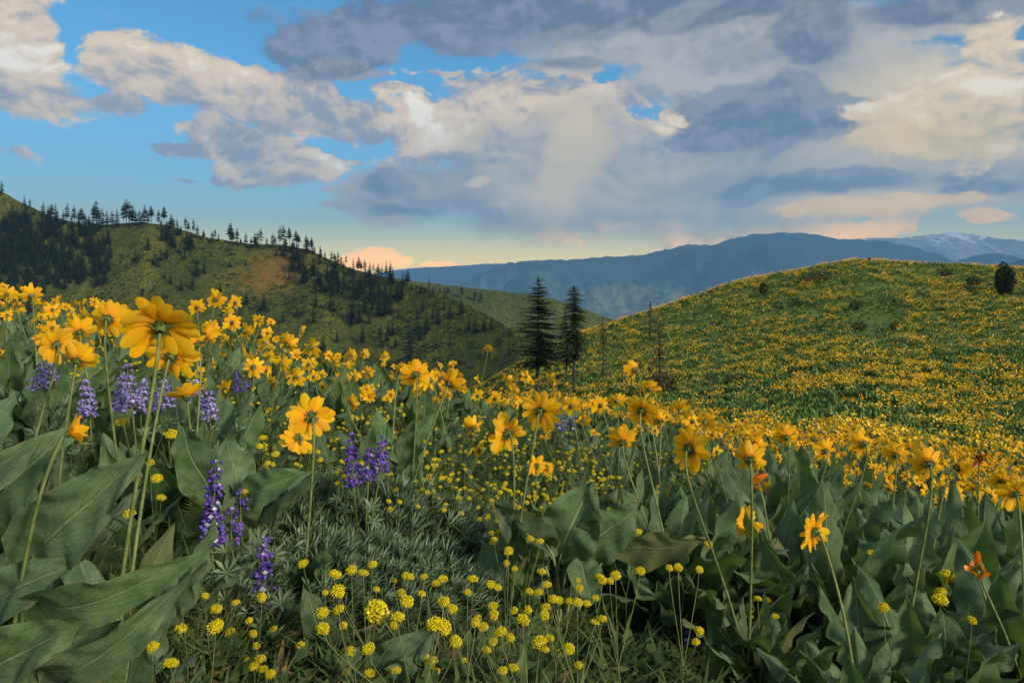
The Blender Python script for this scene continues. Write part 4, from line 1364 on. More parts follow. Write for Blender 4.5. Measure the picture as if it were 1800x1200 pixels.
for (P, d, sc, wl, h, mode) in heroes:
    best, bd = None, .34 if P[1] > 2.5 else (.22 if P[1] > 1.5 else .12)
    for p in plants:
        dd = math.hypot(p['x'] - P[0], (p['y'] - P[1]) * .7)
        if dd < bd: best, bd = p, dd
    if best is None:
        x, y = P[0] + rnd.uniform(-.08, .08), P[1] + rnd.uniform(-.02, .12)
        z = float(meadow_z(x, y))
        near = y < 3.3
        rt = link('balsamroot_plant', None, None, (x, y, z))
        s_ = .72 if y < 2.4 else .95
        link('leaves', (ME_NEAR if near else ME_MID)[rnd.randrange(7)], rt, (0, 0, 0), (0, 0, rnd.uniform(0, 6.28)), s_)
        best = {'o': rt, 'x': x, 'y': y, 'z': z, 'n': 0, 'near': near, 'sc': s_, 'w': 0}
        plants.append(best)
    add_flower(best['o'], P, d, sc, (rnd.uniform(-.03, .03), rnd.uniform(-.03, .03)), best['near'], None, bool(wl) and best['near'], .0034 if P[1] < 2.6 else .0032)
    best['n'] += 1; best['w'] += wl

MODES = ['back'] * 5 + ['left', 'right', 'up', 'any', 'any', 'down', 'front']
for p in plants:
    y, u = p['y'], p['x'] / p['y']
    if y < 2.6: k = 0
    elif y < 3.3: k = rnd.choice([0, 0, 0, 1]) if u < 0 else rnd.choice([0, 0, 1, 1])
    elif y < 4.3: k = rnd.choice([0, 0, 0, 1, 2]) if u < 0 else rnd.choice([0, 0, 1, 1, 2])
    elif u < 0: k = rnd.choice([0, 0, 1, 2, 3]) + (1 if y > 5.8 else 0)
    else: k = rnd.choice([0, 1, 2, 2, 3, 4])
    for _ in range(k):
        a, rr = rnd.uniform(0, 6.28), rnd.uniform(.02, .22)
        h = rnd.uniform(.30, .50) * (1.0 if y > 2.3 else .8)
        P = np.array([p['x'] + rr * math.cos(a), y + rr * math.sin(a), p['z'] + h - .16 * (rr * math.cos(a)) ])
        qx, qy = pix(P)
        if y < 3.4 and (540 < qx < 1240 and qy > 830 or qy > 900): continue
        add_flower(p['o'], P, facing(rnd.choice(MODES)), rnd.uniform(.78, 1.08), (rr * .2 * math.cos(a), rr * .2 * math.sin(a)), p['near'], None, p['near'] and rnd.random() < .06)
        p['n'] += 1

# ---- two plants built leaf by leaf: the big leaves at the lower left and the upright leaves at the lower right
def hero_plant(base, leaves, label, n_=0):
    x, y = (base[0] - CX) / F * base[1], base[1]
    z = float(meadow_z(x, y))
    rt = link('balsamroot_plant', None, None, (x, y, z)); tag(rt, label, 'wildflower', 'balsamroot plants on the near slope')
    o = np.array([x, y, z])
    for (bx, by, tx, ty, w, yb_, yt, roll) in leaves:
        A, B = pt(bx, by, yb_) - o, pt(tx, ty, yt) - o
        d = B - A; L = np.linalg.norm(d); dn = d / L
        view = -(A + B) / 2 - o; view /= np.linalg.norm(view)
        side = np.cross(dn, view); side /= np.linalg.norm(side); nr = np.cross(side, dn)
        cr, sr = math.cos(roll), math.sin(roll)
        side, nr = side * cr + nr * sr, nr * cr - side * sr
        W = w * 1.04 / F * (yb_ + yt) / 2
        nt, ns = 26, 11
        t = np.linspace(0, 1, nt); s = np.linspace(-1, 1, ns)
        wv = np.interp(t, *WPROF) * W / 2
        g = Geo(); P = np.zeros((nt, ns, 3)); ph, ph2 = rnd.uniform(0, 6), rnd.uniform(0, 6)
        arch = rnd.uniform(.08, .20) * L
        for j, sj in enumerate(s):
            c = A[None] + d[None] * t[:, None] + nr[None] * (arch * np.sin(t * 3.14))[:, None]
            ed = W * .085 * sj * sj * np.sin(2.6 * 6.28 * t + (ph if sj > 0 else ph2)) * np.sin(t * 3.14) ** .5 + W * .035 * np.sin(t * 26 + abs(sj) * 5 + ph) * (.3 + abs(sj)) + W * .05 * np.sin(t * 9 + sj * 3 + ph2)
            lift = np.abs(sj) ** 1.4 * wv * rnd.uniform(.30, .34) + ed
            back = np.where(t < .15, (1 - t / .15) * .08 * L, 0) * abs(sj) ** 1.5
            P[:, j] = c + side[None] * (wv * sj)[:, None] + nr[None] * lift[:, None] - dn[None] * back[:, None]
        g.grid(P, 0)
        st = bez((rnd.uniform(-.03, .03), rnd.uniform(-.03, .03), -.02), (0, 0, .06), A - dn * .05, A + dn * .01, 8)
        tube(g, st, np.linspace(.0042, .003, 8), 5, 1)
        link('leaf', g.mesh('leaf', [M['leaf'], M['stem']]), rt)
    return rt


HP = hero_plant((30, 1.02), [(52, 985, 256, 798, 128, 1.00, .96, .15), (-20, 925, 150, 742, 96, 1.08, 1.10, .5), (60, 1062, 372, 966, 84, .96, .93, -.35), (-25, 1075, 150, 982, 92, .98, .97, .3),
                        (50, 1175, 335, 1012, 92, .93, .90, -.6), (-60, 1010, 70, 780, 96, 1.04, 1.0, .8), (-40, 1190, 150, 1095, 110, .90, .88, .2), (90, 1225, 210, 1090, 84, .92, .93, .6),
                        (-50, 850, 30, 690, 76, 1.15, 1.2, .4)],
           'balsamroot with the largest broad grey green leaves, filling the bottom left corner')
add_flower(HP, pt(122, 762, .93), np.array([.80, .45, .38]) / np.linalg.norm([.80, .45, .38]), .62, (-.03, -.02), True, 5, False, .0028)
hero_plant((1490, 2.0), [(1532, 1222, 1500, 1012, 104, 1.98, 1.95, .1), (1462, 1228, 1457, 1062, 90, 1.95, 1.93, -.3), (1400, 1200, 1397, 1008, 54, 2.0, 2.0, .7), (1338, 1230, 1240, 1046, 66, 1.96, 1.9, .4),
                         (1425, 1105, 1424, 985, 58, 2.1, 2.1, -.2), (1405, 1050, 1335, 930, 60, 2.15, 2.1, .5)],
           'balsamroot with upright pointed leaves at the bottom, below the lone left facing flower')
hero_plant((1640, 1.95), [(1602, 1165, 1597, 1010, 84, 1.95, 1.95, .2), (1668, 1225, 1655, 1062, 92, 1.9, 1.9, -.2), (1705, 1235, 1752, 1105, 86, 1.88, 1.85, .3), (1780, 1215, 1835, 1065, 80, 1.9, 1.88, -.4),
                          (1560, 1235, 1590, 1110, 70, 1.85, 1.85, .2)],
           'balsamroot with broad upright leaves in the bottom right corner')
hero_plant((985, 1.95), [(985, 975, 1042, 845, 104, 1.96, 1.98, .1), (965, 960, 868, 880, 74, 1.95, 1.93, .3), (1010, 965, 1128, 880, 84, 1.97, 1.98, -.5), (955, 985, 905, 905, 70, 1.92, 1.9, .9),
                         (1020, 985, 1040, 1065, 60, 1.92, 1.86, .2), (1085, 960, 1240, 945, 70, 2.0, 1.96, -.6)],
           'balsamroot with broad leaves standing alone among the yellow ball flowers')
hero_plant((590, 1.62), [(592, 1172, 534, 1022, 62, 1.60, 1.58, .2), (650, 1215, 770, 1105, 84, 1.5, 1.5, .2), (560, 1215, 640, 1130, 66, 1.52, 1.5, -.3), (700, 1220, 735, 1150, 60, 1.45, 1.45, .6)],
           'small balsamroot with a few pointed leaves at the bottom under yellow ball flowers')
hero_plant((400, 1.75), [(430, 875, 550, 828, 58, 1.72, 1.70, .2), (420, 870, 395, 770, 66, 1.75, 1.8, -.3), (385, 880, 318, 740, 70, 1.76, 1.8, .3), (440, 925, 405, 850, 56, 1.7, 1.68, .5),
                         (360, 1190, 430, 1110, 56, 1.45, 1.45, .3)],
           'balsamroot with rounded leaves just behind the tall violet lupine')

# ---------------------------------------------------------------- sulphur yellow ball flowers
def pom_geo(seed, r0=.0085):
    r = random.Random(seed); g = Geo()
    n = 80
    for i in range(n):
        ph = math.acos(1 - 1.55 * (i + .5) / n); th = i * 2.39996
        d = np.array([math.sin(ph) * math.cos(th), math.sin(ph) * math.sin(th), math.cos(ph)])
        p = d * r0 * r.uniform(.72, .98); s = r0 * r.uniform(.13, .21)
        a = np.cross(d, [0.3, 0.5, 0.8]); a /= np.linalg.norm(a); b = np.cross(d, a)
        V = [p + a * s, p + b * s, p - a * s, p - b * s, p + d * s * 1.3]
        g.add(V, [(0, 1, 4), (1, 2, 4), (2, 3, 4), (3, 0, 4)], 0)
    P = np.zeros((5, 8, 3))
    for i in range(5):
        ph = .25 + i / 4 * 2.4
        for j in range(8):
            th = 6.2832 * j / 8
            P[4 - i, j] = (r0 * .72 * math.sin(ph) * math.cos(th), r0 * .72 * math.sin(ph) * math.sin(th), r0 * .72 * math.cos(ph))
    g.grid(P, 0, close=True)
    return g


POM = [pom_geo(i) for i in range(4)]
POM_ME = [g.mesh('flower_ball', [M['pom']], False) for g in POM]


def feather_leaf(g, org, az, e, L, r, mat=1):
    """small finely cut leaf"""
    ca, sa = math.cos(az), math.sin(az)
    t_ = np.array([ca * math.cos(e), sa * math.cos(e), math.sin(e)]); sd = np.array([-sa, ca, 0])
    V, Fc = [], []
    for k in range(7):
        p = org + t_ * L * (k + 1) / 7.5 - np.array([0, 0, .25 * L * (k / 7) ** 2])
        for s in (-1, 1):
            q = p + sd * s * L * .30 * (1 - k / 9) + t_ * L * .12
            n0 = len(V); V += [p - t_ * .0022, p + t_ * .0022, q]; Fc.append((n0, n0 + 1, n0 + 2))
    g.add(np.array(V), Fc, mat)


def umbel_plant(balls, label, grp='yellow ball flower plants on the near slope'):
    """balls: list of (position, scale)"""
    Pm = np.mean([b[0] for b in balls], 0)
    x, y = Pm[0] + rnd.uniform(-.03, .03), Pm[1] + rnd.uniform(-.02, .03)
    z = float(meadow_z(x, y))
    rt = link('ball_flower_plant', None, None, (x, y, z)); tag(rt, label, 'wildflower', grp)
    o = np.array([x, y, z])
    g = Geo()
    hm = min(b[0][2] for b in balls) - z
    node = np.array([(Pm[0] - x) * .5, (Pm[1] - y) * .5, max(.03, hm * .62)])
    tube(g, bez((0, 0, -.01), (0, 0, node[2] * .5), node * .9, node, 5), [.0019, .0018, .0016, .0015, .0014], 4, 0)
    for (P, s) in balls:
        q = P - o
        tube(g, bez(node, node + (q - node) * .4 + np.array([0, 0, -.006]), q - np.array([0, 0, .03]), q - np.array([0, 0, .004]), 6), .0009, 3, 0, cap=False)
    for k in range(9):
        feather_leaf(g, np.array([0, 0, rnd.uniform(0, .05)]), rnd.uniform(0, 6.28), rnd.uniform(.2, 1.0), rnd.uniform(.05, .11), rnd, 1)
    link('stems', g.mesh('stems', [M['thinstem'], M['under']]), rt)
    for (P, s) in balls:
        link('flower_head', POM_ME[rnd.randrange(4)], rt, tuple(P - o), (rnd.uniform(-.4, .4), rnd.uniform(-.4, .4), rnd.uniform(0, 6.28)), (s * rnd.uniform(.85, 1.1), s * rnd.uniform(.85, 1.1), s * rnd.uniform(.66, .95)))
    return rt


BALLS = [(655, 992, 16), (618, 1002, 20), (594, 1040, 26), (662, 1075, 40), (699, 1085, 24), (715, 1057, 20), (705, 1042, 15), (780, 1058, 20), (795, 1070, 18), (831, 1018, 18), (874, 1032, 15),
         (764, 1098, 26), (778, 1102, 28), (801, 1127, 22), (894, 968, 17), (952, 1005, 15), (961, 1028, 17), (930, 1040, 14), (947, 1041, 15), (972, 1053, 17), (982, 1055, 16), (1018, 1033, 14),
         (1000, 1057, 14), (1015, 1059, 19), (957, 1082, 18), (919, 1090, 21), (948, 1128, 23), (1000, 1140, 18), (1058, 1088, 17), (867, 1065, 15), (880, 1111, 21), (867, 1128, 16), (897, 1121, 16),
         (835, 1095, 17), (849, 1101, 16), (868, 1078, 17), (904, 1073, 14), (928, 1072, 15), (533, 991, 18), (567, 1077, 20), (567, 1105, 22), (648, 1140, 22), (606, 1145, 15), (603, 1100, 16),
         (270, 1050, 15), (292, 1064, 16), (306, 1080, 14), (325, 1068, 14), (318, 1105, 18), (380, 1070, 18), (379, 1101, 24), (300, 1166, 24), (240, 1135, 15), (267, 1137, 20), (481, 1105, 14),
         (528, 1136, 16), (458, 1158, 18), (447, 1170, 18), (475, 1185, 18), (462, 1176, 16), (1332, 1052, 13), (1349, 1054, 12), (1319, 1071, 12), (1352, 1072, 10), (1318, 1084, 12), (1335, 1100, 12),
         (1347, 1105, 13), (1362, 1083, 13), (1229, 1108, 15), (1223, 1128, 15), (1214, 1144, 12), (1654, 1041, 20), (1652, 1055, 22), (1655, 1017, 22), (1678, 1020, 20), (1664, 1012, 20), (1553, 1068, 18),
         (1708, 1090, 16), (1620, 1095, 12), (1551, 991, 14), (1541, 994, 15), (1530, 972, 12), (1066, 935, 14), (1121, 935, 14), (1082, 1011, 16), (1125, 1004, 17), (1176, 998, 14), (1192, 998, 16),
         (1245, 957, 15), (1229, 1001, 15), (1183, 955, 15), (1112, 974, 12), (215, 743, 22), (302, 763, 21), (264, 814, 14), (276, 842, 20), (270, 861, 12), (283, 875, 14), (228, 903, 20), (240, 845, 12),
         (462, 770, 14), (484, 799, 13), (470, 815, 12), (415, 794, 20), (425, 800, 14), (456, 785, 12), (395, 820, 12), (433, 862, 14)]
hb = []
for (px, py, w) in BALLS:
    y = F * .0185 / w
    # keep the head 0.14 to 0.36 m above the ground
    for _ in range(60):
        P = pt(px, py, y); h = P[2] - float(meadow_z(P[0], P[1]))
        if h < .10: y *= .98
        elif h > .36: y *= 1.02
        else: break
    hb.append((P, w * y / F / .0185 * 1.05))
for _ in range(52):
    px, py = rnd.uniform(520, 1090), rnd.uniform(985, 1185)
    hb.append((pt(px, py, rnd.uniform(1.35, 1.75)), rnd.uniform(.75, 1.15)))
for _ in range(16):
    px, py = rnd.uniform(250, 520), rnd.uniform(1040, 1190)
    hb.append((pt(px, py, rnd.uniform(1.30, 1.55)), rnd.uniform(.7, 1.05)))
hb = [(P, s_ * 1.12) for (P, s_) in hb if P[2] - float(meadow_z(P[0], P[1])) > .06]
UMB = []
used = [False] * len(hb)
for i in range(len(hb)):
    if used[i]: continue
    idx = sorted([j for j in range(len(hb)) if not used[j] and np.linalg.norm((hb[j][0] - hb[i][0]) * [1, .6, 1]) < .13], key=lambda j: np.linalg.norm(hb[j][0] - hb[i][0]))[:7]
    for j in idx: used[j] = True
    UMB.append([hb[j] for j in idx])
# more of them through the middle of the slope
ZONES = [(840, 800, 230, 70, 60), (1040, 860, 150, 45, 26), (680, 760, 160, 50, 34), (330, 690, 150, 60, 26), (560, 800, 90, 40, 12), (1180, 850, 90, 40, 10), (900, 900, 120, 60, 16), (110, 650, 110, 50, 12),
         (450, 720, 60, 50, 12), (1380, 880, 60, 60, 4), (760, 850, 110, 40, 14), (1000, 800, 80, 30, 14)]
for (cx, cy2, rx, ry, n) in ZONES:
    for _ in range(n):
        px, py = cx + rnd.gauss(0, .5) * rx, cy2 + rnd.gauss(0, .5) * ry
        h0 = rnd.uniform(.18, .34)
        y = 1.6
        for _ in range(80):
            P = pt(px, py, y)
            if P[2] - float(meadow_z(P[0], P[1])) >= h0: y *= 1.02
            else: break
        if y > 6: continue
        k = rnd.randint(3, 8)
        UMB.append([(P + np.array([rnd.gauss(0, .045), rnd.gauss(0, .045), rnd.gauss(0, .022)]), rnd.uniform(.75, 1.15)) for _ in range(k)])

# ---------------------------------------------------------------- lupines
def floret(g, p, d, s, mats, r):
    """one pea flower: two side wings, a raised banner and a pale spot"""
    up = np.array([0, 0, 1.0]); sd = np.cross(d, up); sd /= np.linalg.norm(sd) + 1e-9
    up = np.cross(sd, d)
    tip = p + d * s
    V = [p, p + d * s * .5 + sd * s * .36 + up * s * .05, tip, p + d * s * .5 - sd * s * .36 + up * s * .05, p + d * s * .55 - up * s * .32, p + d * s * .55 + up * s * .34]
    g.add(V, [(0, 1, 5), (1, 2, 5), (2, 3, 5), (3, 0, 5), (0, 4, 1), (1, 4, 2), (2, 4, 3), (3, 4, 0)], mats[0])
    b = p + d * s * .30 + up * s * .22
    V = [b - sd * s * .10, b + sd * s * .42 + up * s * .30, b + up * s * .66 - d * s * .05, b - sd * s * .42 + up * s * .30, b + d * s * .12 + up * s * .18]
    g.add(V, [(0, 1, 4), (1, 2, 4), (2, 3, 4), (3, 0, 4)], mats[1] if r.random() < .18 else mats[0])


def lupine_spike(H, seed, wide=.034, fade=0.0):
    r = random.Random(seed); g = Geo()
    tube(g, [(0, 0, -.01), (0, 0, H * .5), (0, 0, H)], [.0022, .0016, .0006], 5, 2)
    nw = int(H / .0160)
    for w in range(nw):
        t = (w + .5) / nw
        R_ = wide * (1 - t * .72) * (1 if t > .06 else .8); s = .0190 * (1 - t * .45)
        n = 7 if t < .8 else 5
        for k in range(n):
            if r.random() < .16 + fade * (1 - t): continue
            a = k * 6.283 / n + w * .55 + r.uniform(-.2, .2); e = r.uniform(-.15, .45)
            d = np.array([math.cos(a) * math.cos(e), math.sin(a) * math.cos(e), math.sin(e)])
            p = np.array([math.cos(a) * R_ * .40, math.sin(a) * R_ * .40, H * t + r.uniform(-.003, .003)])
            floret(g, p, d, s * r.uniform(.8, 1.15), (0, 1), r)
    return g


def palmate(g, p, az, e, r, n=8, L=.042, mat=0, w=.0042, ahead=.62):
    ax = np.array([math.cos(az) * math.cos(e), math.sin(az) * math.cos(e), math.sin(e)])
    s1 = np.cross(ax, [0, 0, 1.0]); s1 /= np.linalg.norm(s1) + 1e-9; s2 = np.cross(s1, ax)
    for k in range(n):
        th = 6.283 * k / n
        d = ax * ahead + (s1 * math.cos(th) + s2 * math.sin(th)) * (1.35 - ahead); d /= np.linalg.norm(d)
        q = np.cross(d, ax); q /= np.linalg.norm(q) + 1e-9
        l = L * r.uniform(.75, 1.1); fold = ax * w * .5
        V = [p, p + d * l * .55 + q * w + fold, p + d * l + np.array([0, 0, -.004]), p + d * l * .55 - q * w + fold, p + d * l * .5]
        g.add(V, [(0, 1, 2, 4), (0, 4, 2, 3)], mat)


LUP = {}


def lupine(spikes, label, pale=False, fade=0.0):
    """spikes: (column, top row, bottom row, distance)"""
    P0 = pt(spikes[0][0], spikes[0][2], spikes[0][3])
    x, y = P0[0] + .02, P0[1] + .03
    z = float(meadow_z(x, y))
    rt = link('lupine', None, None, (x, y, z)); tag(rt, label, 'wildflower', 'violet lupines in the near meadow')
    o = np.array([x, y, z])
    m = [M['lupinepale'], M['lupinewhite'], M['thinstem']] if pale else [M['lupine'], M['lupinewhite'], M['thinstem']]
    for i, (px, pt_, pb, yy) in enumerate(spikes):
        B, Tp = pt(px + rnd.uniform(-2, 2), pb, yy), pt(px, pt_, yy)
        H = Tp[2] - B[2]
        g = Geo(); b = B - o
        tube(g, bez((rnd.uniform(-.02, .02), rnd.uniform(-.02, .02), -.01), (0, 0, b[2] * .5), b - [0, 0, .04], b, 6), [.0024] * 6, 5)
        link('stem', g.mesh('stem', [M['thinstem']]), rt)
        link('flower_spike', lupine_spike(H, 700 + int(px) + i, .034, fade).mesh('flower_spike', m), rt, tuple(b), (rnd.uniform(-.08, .08), rnd.uniform(-.1, .1), rnd.uniform(0, 6)))
    g = Geo(); r = random.Random(int(spikes[0][0]))
    hb_ = max(.08, (P0 - o)[2])
    for k in range(26):
        a = r.uniform(0, 6.28); rr = r.uniform(.01, .10); zz = r.uniform(.03, hb_ * .95)
        p = np.array([math.cos(a) * rr, math.sin(a) * rr, zz])
        tube(g, [(0, 0, zz * .6), p], [.001, .0008], 3, 1, cap=False)
        palmate(g, p, a, r.uniform(.3, 1.2), r)
    link('leaves', g.mesh('leaves', [M['silver'], M['thinstem']]), rt)
    return rt


lupine([(372, 808, 962, 1.50)], 'tallest deep violet lupine spike, above the big leaves at the lower left')
lupine([(462, 942, 1042, 1.58)], 'short deep violet lupine spike just below and right of the tallest one')
lupine([(424, 862, 930, 1.66), (408, 895, 960, 1.62)], 'fading lupine with few florets between the two deep violet spikes', False, .75)
lupine([(622, 760, 856, 2.05), (668, 764, 832, 2.12), (648, 788, 850, 2.1)], 'deep violet lupine with three spikes at the top of the silvery bush')
lupine([(150, 668, 735, 2.1), (160, 680, 738, 2.15)], 'pale violet lupine under the cluster of flowers at the far left', True)
lupine([(232, 638, 728, 2.05), (215, 660, 725, 2.1), (246, 668, 730, 2.15)], 'pale violet lupine left of the stem of the biggest flower', True)
lupine([(290, 668, 720, 2.15), (276, 690, 728, 2.2)], 'pale violet lupine right of the stem of the biggest flower', True)
lupine([(346, 668, 712, 2.35), (372, 686, 742, 2.2), (360, 700, 740, 2.25)], 'pale violet lupine behind the upturned yellow flower', True)
lupine([(72, 638, 688, 2.3), (56, 664, 690, 2.3), (88, 640, 672, 2.4)], 'pale violet lupine at the left edge beneath the flowers', True)
lupine([(417, 652, 690, 3.4), (432, 668, 692, 3.4)], 'small dark purple lupine far back among the leaves on the left', False, .3)
lupine([(992, 728, 760, 3.9), (1006, 732, 758, 3.9), (984, 738, 758, 3.9)], 'small purple lupine behind the yellow flowers at the centre', False, .2)
lupine([(1212, 1108, 1136, 1.95)], 'tiny purple lupine low in the dark gap near the bottom right', False, .4)

# ---------------------------------------------------------------- silvery narrow leaved bushes
def silver_bush(seed, Rr=.27, Hh=.25, n=420):
    r = random.Random(seed); g = Geo()
    for i in range(n):
        a = r.uniform(0, 6.28); q = math.sqrt(r.random()); zt = (1 - q * q * .75) * Hh * r.uniform(.55, 1.05)
        p = np.array([math.cos(a) * q * Rr, math.sin(a) * q * Rr, zt])
        if r.random() < .4: tube(g, [(p[0] * .3, p[1] * .3, 0), p * [.7, .7, .5], p], [.0014, .0011, .0008], 3, 1, cap=False)
        # leaflets brushed upward and to the right
        ax = np.array([.35 + p[0] / Rr * .7 + r.uniform(-.3, .3), p[1] / Rr * .5 + r.uniform(-.3, .3), r.uniform(.5, 1.2)]); ax /= np.linalg.norm(ax)
        palmate(g, p, math.atan2(ax[1], ax[0]), math.asin(ax[2]), r, 8, r.uniform(.050, .078), 0, .0030, r.uniform(.80, .98))
    return g


SB = [silver_bush(40 + i) for i in range(3)]
SBM = [g.mesh('foliage', [M['silver'], M['thinstem']]) for g in SB]
for i, (px, y, sc, lab) in enumerate([(520, 2.25, 1.0, 'silvery narrow leaved bush right of the big lupine, leftmost of its patch'), (610, 2.3, 1.1, 'silvery narrow leaved bush below the three spiked lupine'),
                                      (700, 2.25, 1.15, 'silvery narrow leaved bush in the middle of its patch'), (790, 2.3, 1.0, 'silvery narrow leaved bush at the right end of its patch'),
                                      (655, 1.95, .85, 'low silvery bush in front of the others, above the ball flowers'), (745, 1.98, .8, 'low silvery bush in front, right of the other low one'),
                                      (560, 1.9, .8, 'low silvery bush in front, nearest the short violet lupine')]):
    P = ground_at(px, y)
    rt = link('silvery_bush', None, None, tuple(P)); tag(rt, lab, 'bush', 'silvery bushes in one patch')
    link('foliage', SBM[i % 3], rt, (0, 0, 0), (0, 0, rnd.uniform(-.4, .4)), sc)

# ---------------------------------------------------------------- undergrowth
tuft = []
for v in range(4):
    r = random.Random(60 + v); g = Geo()
    for k in range(9):
        a = r.uniform(0, 6.28); e = r.uniform(.5, 1.4); L = r.uniform(.05, .13); w = r.uniform(.002, .005)
        d = np.array([math.cos(a) * math.cos(e), math.sin(a) * math.cos(e), math.sin(e)]); s = np.array([-math.sin(a), math.cos(a), 0]) * w
        m_ = d * L * .6; t_ = d * L + np.array([math.cos(a), math.sin(a), -.6]) * L * .22
        g.add([-s, s, m_ + s, m_ - s, t_], [(0, 1, 2, 3), (3, 2, 4)], 0 if r.random() < .72 else 1)
    for k in range(7):
        a = r.uniform(0, 6.28); e = r.uniform(0, .7); L = r.uniform(.012, .030)
        o_ = np.array([math.cos(a) * .03, math.sin(a) * .03, r.uniform(.01, .07)])
        d = np.array([math.cos(a) * math.cos(e), math.sin(a) * math.cos(e), math.sin(e)]); s = np.array([-math.sin(a), math.cos(a), r.uniform(-.3, .3)]) * L * .32
        g.add([o_, o_ + d * L * .45 + s, o_ + d * L, o_ + d * L * .45 - s], [(0, 1, 2, 3)], 0)
    for k in range(3):
        feather_leaf(g, np.array([0, 0, .01]), r.uniform(0, 6.28), r.uniform(.4, 1.2), r.uniform(.06, .12), r, 0)
    tuft.append(g)
G = Geo()
for v in range(4):
    n = 3600
    y = np.sqrt(rng.uniform(.7 ** 2, 7.5 ** 2, n)); y = np.where(rng.random(n) < .45, rng.uniform(.8, 3.0, n), y)
    x = rng.uniform(-.85, .85, n) * (y + .2)
    z = meadow_z(x, y)
    G.stamp(tuft[v], frames(np.stack([x, y, z], 1), rng.uniform(0, 6.28, n), rng.uniform(0, .3, n), rng.uniform(.6, 1.7, n)))
# taller light green stems and cut leaves standing up between the broad leaves
tall = []
for v in range(3):
    r = random.Random(90 + v); g = Geo()
    for k in range(5):
        a = r.uniform(0, 6.28); h = r.uniform(.12, .30); q = r.uniform(.01, .05)
        top = np.array([math.cos(a) * q * 2, math.sin(a) * q * 2, h])
        tube(g, [(0, 0, 0), top * [.4, .4, .55], top], [.0014, .0011, .0007], 3, 0, cap=False)
        for j in range(4):
            feather_leaf(g, top * r.uniform(.3, 1.0), r.uniform(0, 6.28), r.uniform(.2, 1.1), r.uniform(.05, .09), r, 0)
    for k in range(8):
        a = r.uniform(0, 6.28); e = r.uniform(.9, 1.45); L = r.uniform(.14, .30); w = r.uniform(.0015, .003)
        d = np.array([math.cos(a) * math.cos(e), math.sin(a) * math.cos(e), math.sin(e)]); s = np.array([-math.sin(a), math.cos(a), 0]) * w
        m_ = d * L * .6; t_ = d * L + np.array([math.cos(a), math.sin(a), -.4]) * L * .25
        g.add([-s, s, m_ + s, m_ - s, t_], [(0, 1, 2, 3), (3, 2, 4)], 0 if r.random() < .7 else 1)
    tall.append(g)
n = 2600
y = rng.uniform(1.35, 5.5, n); x = rng.uniform(-.8, .8, n) * y
z = meadow_z(x, y)
keep = fbm(x / .5, y / .5, 2, 55) > -.05
keep &= ~((y < 2.3) & (x / y > -.42) & (x / y < .30))
for v in range(3):
    kk = keep & (np.arange(n) % 3 == v)
    G.stamp(tall[v], frames(np.stack([x, y, z], 1)[kk], rng.uniform(0, 6.28, kk.sum()), rng.uniform(0, .15, kk.sum()), rng.uniform(.7, 1.3, kk.sum())))
tag(link('undergrowth', G.mesh('undergrowth', [M['under'], M['dry']], False)), 'low dark grass and small leaves covering the soil between the plants', None, None, 'stuff')

# ---------------------------------------------------------------- the flowers farther off, too many to count
M['leaffar'] = simple_mat('distant_balsamroot_leaf', (0.070, 0.135, 0.028), (0.140, 0.215, 0.050), 1.5, 0.75, 0.1, dv=0.6, dh=.03)
M['petalfar'] = simple_mat('distant_yellow_petal', (0.92, 0.47, 0.008), (1.0, 0.62, 0.015), .7, 0.6, 0.25, dv=0.45, dh=.03)


def far_clump(seed, nl, nf, lod):
    r = random.Random(seed); g = Geo()
    for k in range(nl):
        a = k * 2.4 + r.uniform(-.4, .4); e = R(r.uniform(35, 80)); L = r.uniform(.26, .40); w = L * .22
        d = np.array([math.cos(a) * math.cos(e), math.sin(a) * math.cos(e), math.sin(e)]); s = np.array([-math.sin(a), math.cos(a), r.uniform(-.4, .4)]) * w
        o_ = d * L * .25
        g.add([o_, o_ + d * L * .3 + s, o_ + d * L * .85, o_ + d * L * .3 - s], [(0, 1, 2, 3)], 0)
    for k in range(nf):
        a = r.uniform(0, 6.28); q = r.uniform(.03, .26); c = np.array([math.cos(a) * q, math.sin(a) * q, r.uniform(.30, .50)])
        d = facing('any', r) * [1, 1, 1]; s1 = np.cross(d, [0.1, 0.2, 1.0]); s1 /= np.linalg.norm(s1); s2 = np.cross(d, s1)
        n = 6 if lod else 4; rad = r.uniform(.032, .045)
        V = [c] + [c + (s1 * math.cos(t) + s2 * math.sin(t)) * rad * r.uniform(.7, 1.1) + d * .012 for t in np.linspace(0, 6.283, n, endpoint=False)]
        g.add(V, [(0, i + 1, (i + 1) % n + 1) for i in range(n)], 1)
        if lod: tube(g, [(0, 0, .05), c * [.6, .6, .6], c], .003, 3, 0, cap=False)
    return g


def mid_clump(seed):
    r = random.Random(seed); g = Geo()
    V, L, N, Mi, U = CL_MID[seed % 7].packed(); g.raw(V, L, N, np.where(Mi == 1, 3, 0), U)
    for k in range(r.randint(3, 7)):
        a = r.uniform(0, 6.28); q = r.uniform(.03, .24); c = np.array([math.cos(a) * q, math.sin(a) * q, r.uniform(.30, .48)])
        d = facing('any' if r.random() < .5 else 'back', r)
        Rm = np.array(Vector(tuple(d)).to_track_quat('Z', 'Y').to_matrix()) * r.uniform(.8, 1.05)
        X = np.concatenate([Rm, c[:, None]], 1)[None]
        t = Geo(); V, L, N, Mi, U = LOGEO[r.randrange(6)].packed(); t.raw(V, L, N, np.where(Mi == 0, 1, 2), U)
        g.stamp(t, X)
        tube(g, bez((0, 0, 0), (0, 0, c[2] * .5), c - d * .06, c - d * .01, 5), .003, 4, 3, cap=False)
    return g


G = Geo()
MC = [mid_clump(i) for i in range(6)]
rest = [s for s in rest]
